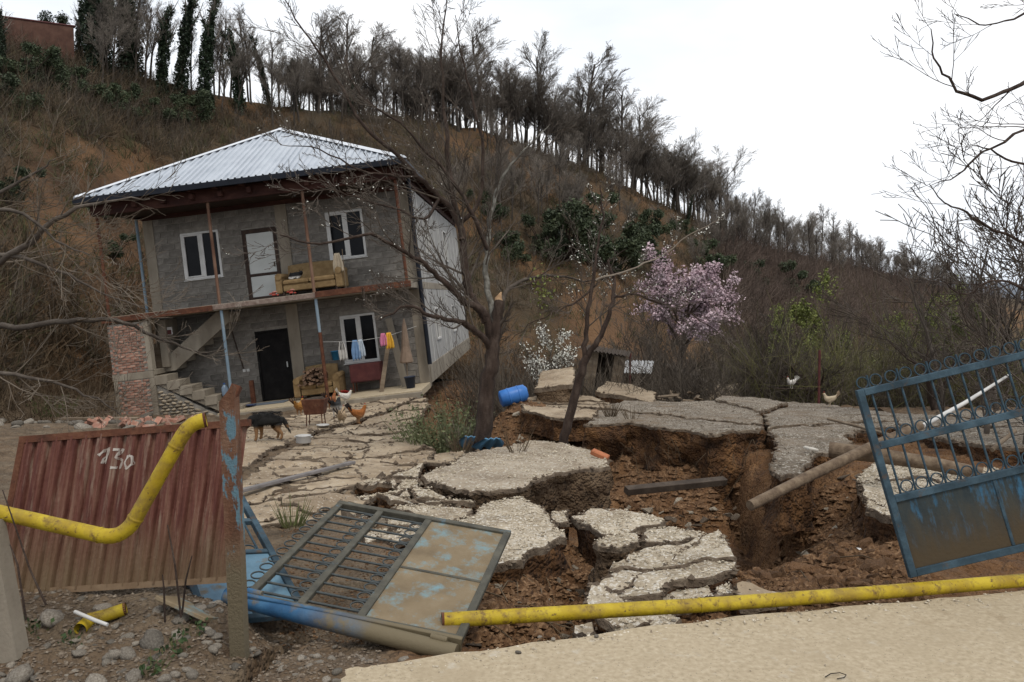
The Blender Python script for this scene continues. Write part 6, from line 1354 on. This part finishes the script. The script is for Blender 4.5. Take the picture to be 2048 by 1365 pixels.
# ------------------------------------------------------------------ small plants
def tuft(name, label, cat, p, n, h, spr, m, w_=.006, seed=1, leaves=None, group=None, lean=0):
    g = random.Random(seed); t = thing(name, label, cat, loc=p, group=group); ro, di, le, wi = [], [], [], []
    for _ in range(n):
        a = g.uniform(0, 6.283); r_ = spr*.35*g.random()**.5; ro.append((r_*math.cos(a), r_*math.sin(a), -.02)); k_ = g.uniform(.1, .75); di.append((math.cos(a)*k_+lean, math.sin(a)*k_, 1)); le.append(h*g.uniform(.5, 1.1)); wi.append(w_*g.uniform(.6, 1.3))
    v, f = stalks(ro, di, le, wi, seed, .12); link('stalks', npmesh('stalks', v, f, m), t)
    if leaves:
        lp = []
        for i in range(leaves[0]):
            k_ = g.randrange(n); u = g.uniform(.25, 1); d_ = V(di[k_]).normalized(); lp.append((V(ro[k_])+d_*le[k_]*u+rvec(g)*.02)[:])
        v, f = leafquads(lp, leaves[1], seed); link('leaves', npmesh('leaves', v, f, leaves[2]), t)
    return t
m_lav = mat('grey_green_leaf', c3((.075, .085, .036), (.12, .132, .06), (.165, .175, .095)), 3, 4, 0, 10, .8)
p = G(885, 880); p.z = zs(p.x, p.y)+.05
tuft('herb_bush', 'grey green herb bush at the foot of the house corner', 'bush', p, 240, 1.15, 1.1, m_lav, .008, 3, (2400, .055, m_lav), lean=-.1)
p = G(925, 884); p.z = zs(p.x, p.y)+.15; tuft('dry_stalks', 'straw coloured dry stalks right of the herb bush', 'stalks', p, 90, .75, .5, m_twigl, .007, 4)
for k, (px, py, h, n, lab) in enumerate(((922, 900, .30, 60, 'low dry tuft at the left rim of the middle slab'), (1035, 905, .5, 22, 'thin dry stems sprouting from the middle slab'), (1222, 832, .42, 70, 'brown dry clump on the gravel plateau'), (1262, 838, .35, 25, 'smaller brown clump right on the gravel plateau'))):
    p = G(px, py, .06); tuft('dry_tuft', lab, 'tuft', p, n, h, .35, m_brush, .006, 50+k, group='dry tufts on the slabs')
for k, (px, py, d_, lab) in enumerate(((345, 1255, 4.3, 'leafy green weed in the rubble near the fence foot'), (150, 1240, 4.4, 'leafy green weed by the white tube'), (300, 1305, 4.15, 'leafy green weed between stones in the foreground'), (385, 1235, 4.5, 'leafy green weed beside the gate post'), (75, 1215, 4.5, 'leafy green weed beside the concrete post'))):
    x = (px-CX)/F*d_; tuft('weed', lab, 'weed', (x, d_, zs(x, d_)), 16, .10, .16, m_grass, .003, 60+k, (36, .028, mat('weed_leaf%d' % k, c3((.018, .034, .011), (.032, .055, .018), (.05, .078, .027)), 9)), group='weeds in the rubble')
p = G(585, 1050); tuft('grass_tuft', 'green grass tuft left of the fallen gate leaf', 'grass', (p.x, p.y, p.z), 90, .28, .3, m_grass, .004, 71)
p = G(105, 800); tuft('grass_tuft', 'green clump growing on the left bank', 'grass', (p.x, p.y, zs(p.x, p.y)), 160, .6, 1.2, mat('fresh_grass', c3((.035, .06, .015), (.055, .09, .02), (.08, .12, .03)), 3), .012, 72)
for k, (pts, lab) in enumerate((([(362, 1235, 4.2), (350, 1130, 4.2), (335, 1050, 4.22)], 'dead twig standing before the rusty panel'), ([(364, 1230, 4.25), (372, 1160, 4.25), (384, 1112, 4.25)], 'shorter dead twig beside the first before the panel'), ([(92, 1210, 4.2), (60, 1140, 4.2), (5, 980, 4.25)], 'dark dead twig slanting at the left before the pipe'), ([(52, 1240, 4.1), (35, 1130, 4.1), (20, 1090, 4.15)], 'short dark twig by the concrete post'), ([(330, 1245, 4.2), (328, 1180, 4.2), (325, 1150, 4.2)], 'thin dead twig left of the taller one'))):
    MB().tube([P(*q) for q in pts], [.006, .005, .003], 5).build('dead_twig', m_barkd, label=lab, cat='twig', group='dead twigs before the fence')
# roots and fallen twigs in the scarps
for i in range(70):
    px, py = gv.uniform(1180, 1520), gv.uniform(870, 960); p = P(px, py, 14.3+gv.uniform(-.5, .3)-max(0, (px-1420)/200)); q = p+V((gv.gauss(0, .15), -.12, -gv.uniform(.15, .6)))
    if i < 35: MB().tube([p, p.lerp(q, .5)+V((gv.gauss(0, .06), -.08, 0)), q], [.005, .004, .002], 4, caps=False).build('root', m_brush, soil)
for i in range(46):
    px, py = gv.choice(((gv.uniform(1440, 1800), gv.uniform(1000, 1180)), (gv.uniform(1000, 1180), gv.uniform(1120, 1260)), (gv.uniform(880, 1180), gv.uniform(1000, 1050)))); p = G(px, py, -.25); a = gv.uniform(0, 6.28); L_ = gv.uniform(.15, .5)
    q = V((p.x+math.cos(a)*L_, p.y+math.sin(a)*L_, 0)); p.z = zs(p.x, p.y)+.03; q.z = zs(q.x, q.y)+.04; MB().tube([p, p.lerp(q, .5)+V((0, 0, .05)), q], [.007, .006, .003], 4, caps=False).build('twig', m_brush, soil)
# ================================================================== ANIMALS
def skin(nodes, edges, m, root=0, sub=2):
    me = bpy.data.meshes.new('body'); me.from_pydata([n[:3] for n in nodes], edges, []); o = bpy.data.objects.new('tmp', me); COL.objects.link(o)
    o.modifiers.new('s', 'SKIN'); sv = me.skin_vertices[0].data
    for i, n in enumerate(nodes): sv[i].radius = (n[3], n[3] if len(n) < 5 else n[4]); sv[i].use_root = (i == root)
    su = o.modifiers.new('u', 'SUBSURF'); su.levels = sub; su.render_levels = sub
    bpy.context.view_layer.update(); dg = bpy.context.evaluated_depsgraph_get(); r = bpy.data.meshes.new_from_object(o.evaluated_get(dg))
    bpy.data.objects.remove(o); r.materials.clear(); r.materials.append(m)
    for p in r.polygons: p.use_smooth = True
    return r
def furmat(name, top, low, z0, z1, scale=14):
    m = mat(name, c3(tuple(x*.7 for x in top), top, tuple(min(1, x*1.3) for x in top)), scale, 5, .4, 60, .9); t = m.node_tree; N = t.nodes; b = N['Principled BSDF']
    src = b.inputs['Base Color'].links[0].from_socket; co = N.new('ShaderNodeTexCoord'); sp = N.new('ShaderNodeSeparateXYZ'); t.links.new(co.outputs['Object'], sp.inputs[0])
    mr = N.new('ShaderNodeMapRange'); mr.inputs[1].default_value = z0; mr.inputs[2].default_value = z1; t.links.new(sp.outputs[2], mr.inputs[0])
    x = N.new('ShaderNodeMix'); x.data_type = 'RGBA'; x.inputs[6].default_value = (*low, 1); t.links.new(src, x.inputs[7]); t.links.new(mr.outputs[0], x.inputs[0]); t.links.new(x.outputs[2], b.inputs['Base Color']); return m
m_dog = furmat('dog_fur', (.010, .009, .008), (.22, .12, .055), .20, .27)
p = G(536, 881); t = thing('dog', 'black dog with tan legs walking head down on the cracked yard', 'dog', loc=p); t.rotation_euler = (0, R(-3), R(8))
dn = [(.0, 0, .38, .115, .10), (-.15, 0, .385, .125, .11), (-.25, 0, .37, .085), (-.325, 0, .30, .07), (-.385, 0, .225, .038), (-.41, 0, .19, .026), (.16, 0, .385, .115, .10), (.25, 0, .36, .05), (.31, 0, .27, .042), (.345, 0, .18, .03)]
de = [(0, 1), (1, 2), (2, 3), (3, 4), (4, 5), (0, 6), (6, 7), (7, 8), (8, 9)]
for s in (-1, 1):
    b = len(dn); f = .03*s
    dn += [(-.15+f, .07*s, .27, .055), (-.14+f, .075*s, .15, .030), (-.15+f, .075*s, .05, .026), (-.18+f, .075*s, .018, .026)]; de += [(1, b), (b, b+1), (b+1, b+2), (b+2, b+3)]
    b = len(dn); f = -.04*s
    dn += [(.17+f, .075*s, .28, .07), (.14+f, .08*s, .20, .045), (.215+f, .08*s, .11, .026), (.20+f, .08*s, .04, .024), (.17+f, .08*s, .016, .024)]; de += [(6, b), (b, b+1), (b+1, b+2), (b+2, b+3), (b+3, b+4)]
link('body', skin(dn, de, m_dog), t)
for s in (-1, 1): MB().add([(-.30, .03*s, .345), (-.27, .065*s, .33), (-.31, .075*s, .28), (-.32, .05*s, .33)], [(0, 1, 2), (0, 2, 3), (0, 3, 1), (1, 3, 2)]).build('ear', m_black, t)
fur = flat('black_fur', (.010, .009, .009)); g = np.random.default_rng(3); n = 1500                   # shaggy coat
th = g.uniform(0, 6.283, n); xx = g.uniform(-.26, .24, n); rr2 = np.where(xx > .1, .10, .112); R_ = np.stack([xx, np.cos(th)*rr2*.9, .385+np.sin(th)*rr2], 1); D = np.stack([np.full(n, .8), np.cos(th)*.6, np.sin(th)*.3-.6], 1)
v, f = stalks(R_, D, g.uniform(.03, .06, n), np.full(n, .003), 1, .2); link('coat', npmesh('coat', v, f, fur), t)
g2_ = np.random.default_rng(4); n = 500; u = g2_.uniform(0, 1, n); R_ = np.stack([.23+.13*u, g2_.normal(0, .015, n), .37-.2*u], 1); D = np.stack([np.full(n, .35), g2_.normal(0, .25, n), np.full(n, -.9)], 1)
v, f = stalks(R_, D, g2_.uniform(.05, .10, n), np.full(n, .003), 2, .2); link('tail_fringe', npmesh('tail_fringe', v, f, fur), t)
HN = [(0, 0, .19, .095, .105), (-.09, 0, .225, .08, .075), (-.16, 0, .285, .035), (-.20, 0, .34, .018), (.08, 0, .205, .085), (.125, 0, .275, .045), (.145, 0, .335, .034), (.155, 0, .36, .026)]
HE = [(0, 1), (1, 2), (2, 3), (0, 4), (4, 5), (5, 6), (6, 7)]
for s in (-1, 1):
    b = len(HN); HN += [(.01, .045*s, .12, .03), (.0, .045*s, .06, .010), (.005, .045*s, .012, .009), (.05, .045*s, .008, .007)]; HE += [(0, b), (b, b+1), (b+1, b+2), (b+2, b+3)]
m_comb = flat('comb_red', (.35, .03, .02)); m_beak = flat('beak', (.30, .2, .07)); m_tailf = {}
def hen(label, px, py, rz, body, low, tail, sc=1, dz=0, M4=None, z0=.12, z1=.2):
    p = G(px, py, dz) if M4 is None else None; t = thing('hen', label, 'hen', loc=p or (0, 0, 0), mat=M4, group='hens in the yard')
    if M4 is None: t.rotation_euler = (0, 0, R(rz)); t.scale = (sc,)*3
    fm = furmat('feather', body, low, z0, z1, 25); link('body', skin(HN, HE, fm), t)
    MB().add([(.135, .004, .385), (.165, .004, .38), (.16, .004, .40), (.15, .004, .392), (.14, .004, .405), (.135, -.004, .385), (.165, -.004, .38), (.16, -.004, .40), (.15, -.004, .392), (.14, -.004, .405)], [(0, 1, 2, 3, 4), (9, 8, 7, 6, 5)]+[(i, (i+5), (i+1) % 5+5, (i+1) % 5) for i in range(5)]).build('comb', m_comb, t)
    MB().tube([(.17, 0, .345), (.205, 0, .333)], [.012, .002], 5).build('beak', m_beak, t)
    tf = flat('tail_feather', tail)
    for s in (-1, 1): MB().add([(-.02, s*.098, .24), (.06, s*.098, .22), (.03, s*.104, .15), (-.12, s*.075, .21), (-.02, s*.085, .24), (.03, s*.088, .15)], [(0, 1, 2, 3), (3, 5, 4)]).build('wing', fm, t)
    for k in range(5): a = (k-2)*.22; MB().add([(-.13, a*.05, .25), (-.15, a*.05+.012, .24), (-.24, a*.28, .36+.03*(2-abs(k-2))), (-.21, a*.26, .40+.02*(2-abs(k-2)))], [(0, 1, 2, 3), (3, 2, 1, 0)][:1]).build('tail_feather', tf, t)
    return t
hen('orange hen standing alone on the cracked yard', 716, 848, 35, (.26, .09, .022), (.30, .16, .07), (.02, .012, .01), 1.02)
hen('pale buff hen with tail to the viewer, beside the orange hen', 683, 852, 88, (.36, .26, .16), (.40, .32, .22), (.03, .022, .02), .98)
hen('black and white hen just behind the pale buff hen', 672, 834, 80, (.02, .02, .02), (.42, .40, .37), (.01, .01, .01), 1.15, z0=.17, z1=.24)
hen('ginger hen left of the brazier', 598, 826, 75, (.28, .13, .03), (.24, .12, .05), (.06, .03, .015), 1.05)
hen('reddish hen right behind the brazier', 662, 815, 70, (.20, .07, .025), (.22, .1, .04), (.03, .015, .01), 1.1)
hen('white hen on the porch edge behind the brazier', 690, 806, 20, (.45, .42, .37), (.42, .38, .32), (.4, .36, .3), 1.0, .05)
hen('cream hen at the back rim of the gravel yard', 1660, 814, 170, (.42, .34, .23), (.42, .34, .24), (.3, .22, .14), .95)
pw = P(1583, 778, 23); t = hen('white hen perched among the bare trees behind the yard', 1583, 800, 200, (.5, .47, .43), (.45, .42, .38), (.4, .38, .34), .9); t.location = pw
MB().tube([pw+V((-.5, .05, .0)), pw+V((0, 0, .003)), pw+V((.6, .1, .0))], .018, 5).build('perch_branch', m_barkd, label='thin branch under the perched white hen', cat='branch')
m_cat = furmat('cat_fur', (.011, .011, .012), (.45, .43, .40), .07, .11)
t = thing('cat', 'black and white cat curled on the balcony sofa', 'cat', mat=hloc(.55, -.78, Z2+.44, 0))
link('body', skin([(0, 0, .12, .10), (-.13, 0, .12, .105), (.11, 0, .12, .09), (.17, -.03, .17, .06), (.185, -.08, .20, .062), (.18, -.13, .185, .028), (-.2, -.08, .05, .03), (-.05, -.14, .035, .025), (.08, -.12, .05, .03), (.08, -.18, .03, .026)], [(0, 1), (0, 2), (2, 3), (3, 4), (4, 5), (1, 6), (6, 7), (2, 8), (8, 9)], m_cat), t)
for s in (-1, 1): MB().add([(.185+.035*s, -.07, .245), (.185+.055*s, -.085, .235), (.185+.05*s, -.075, .295), (.185+.04*s, -.10, .245)], [(0, 1, 2), (1, 3, 2), (3, 0, 2), (0, 3, 1)]).build('ear', m_black, t)
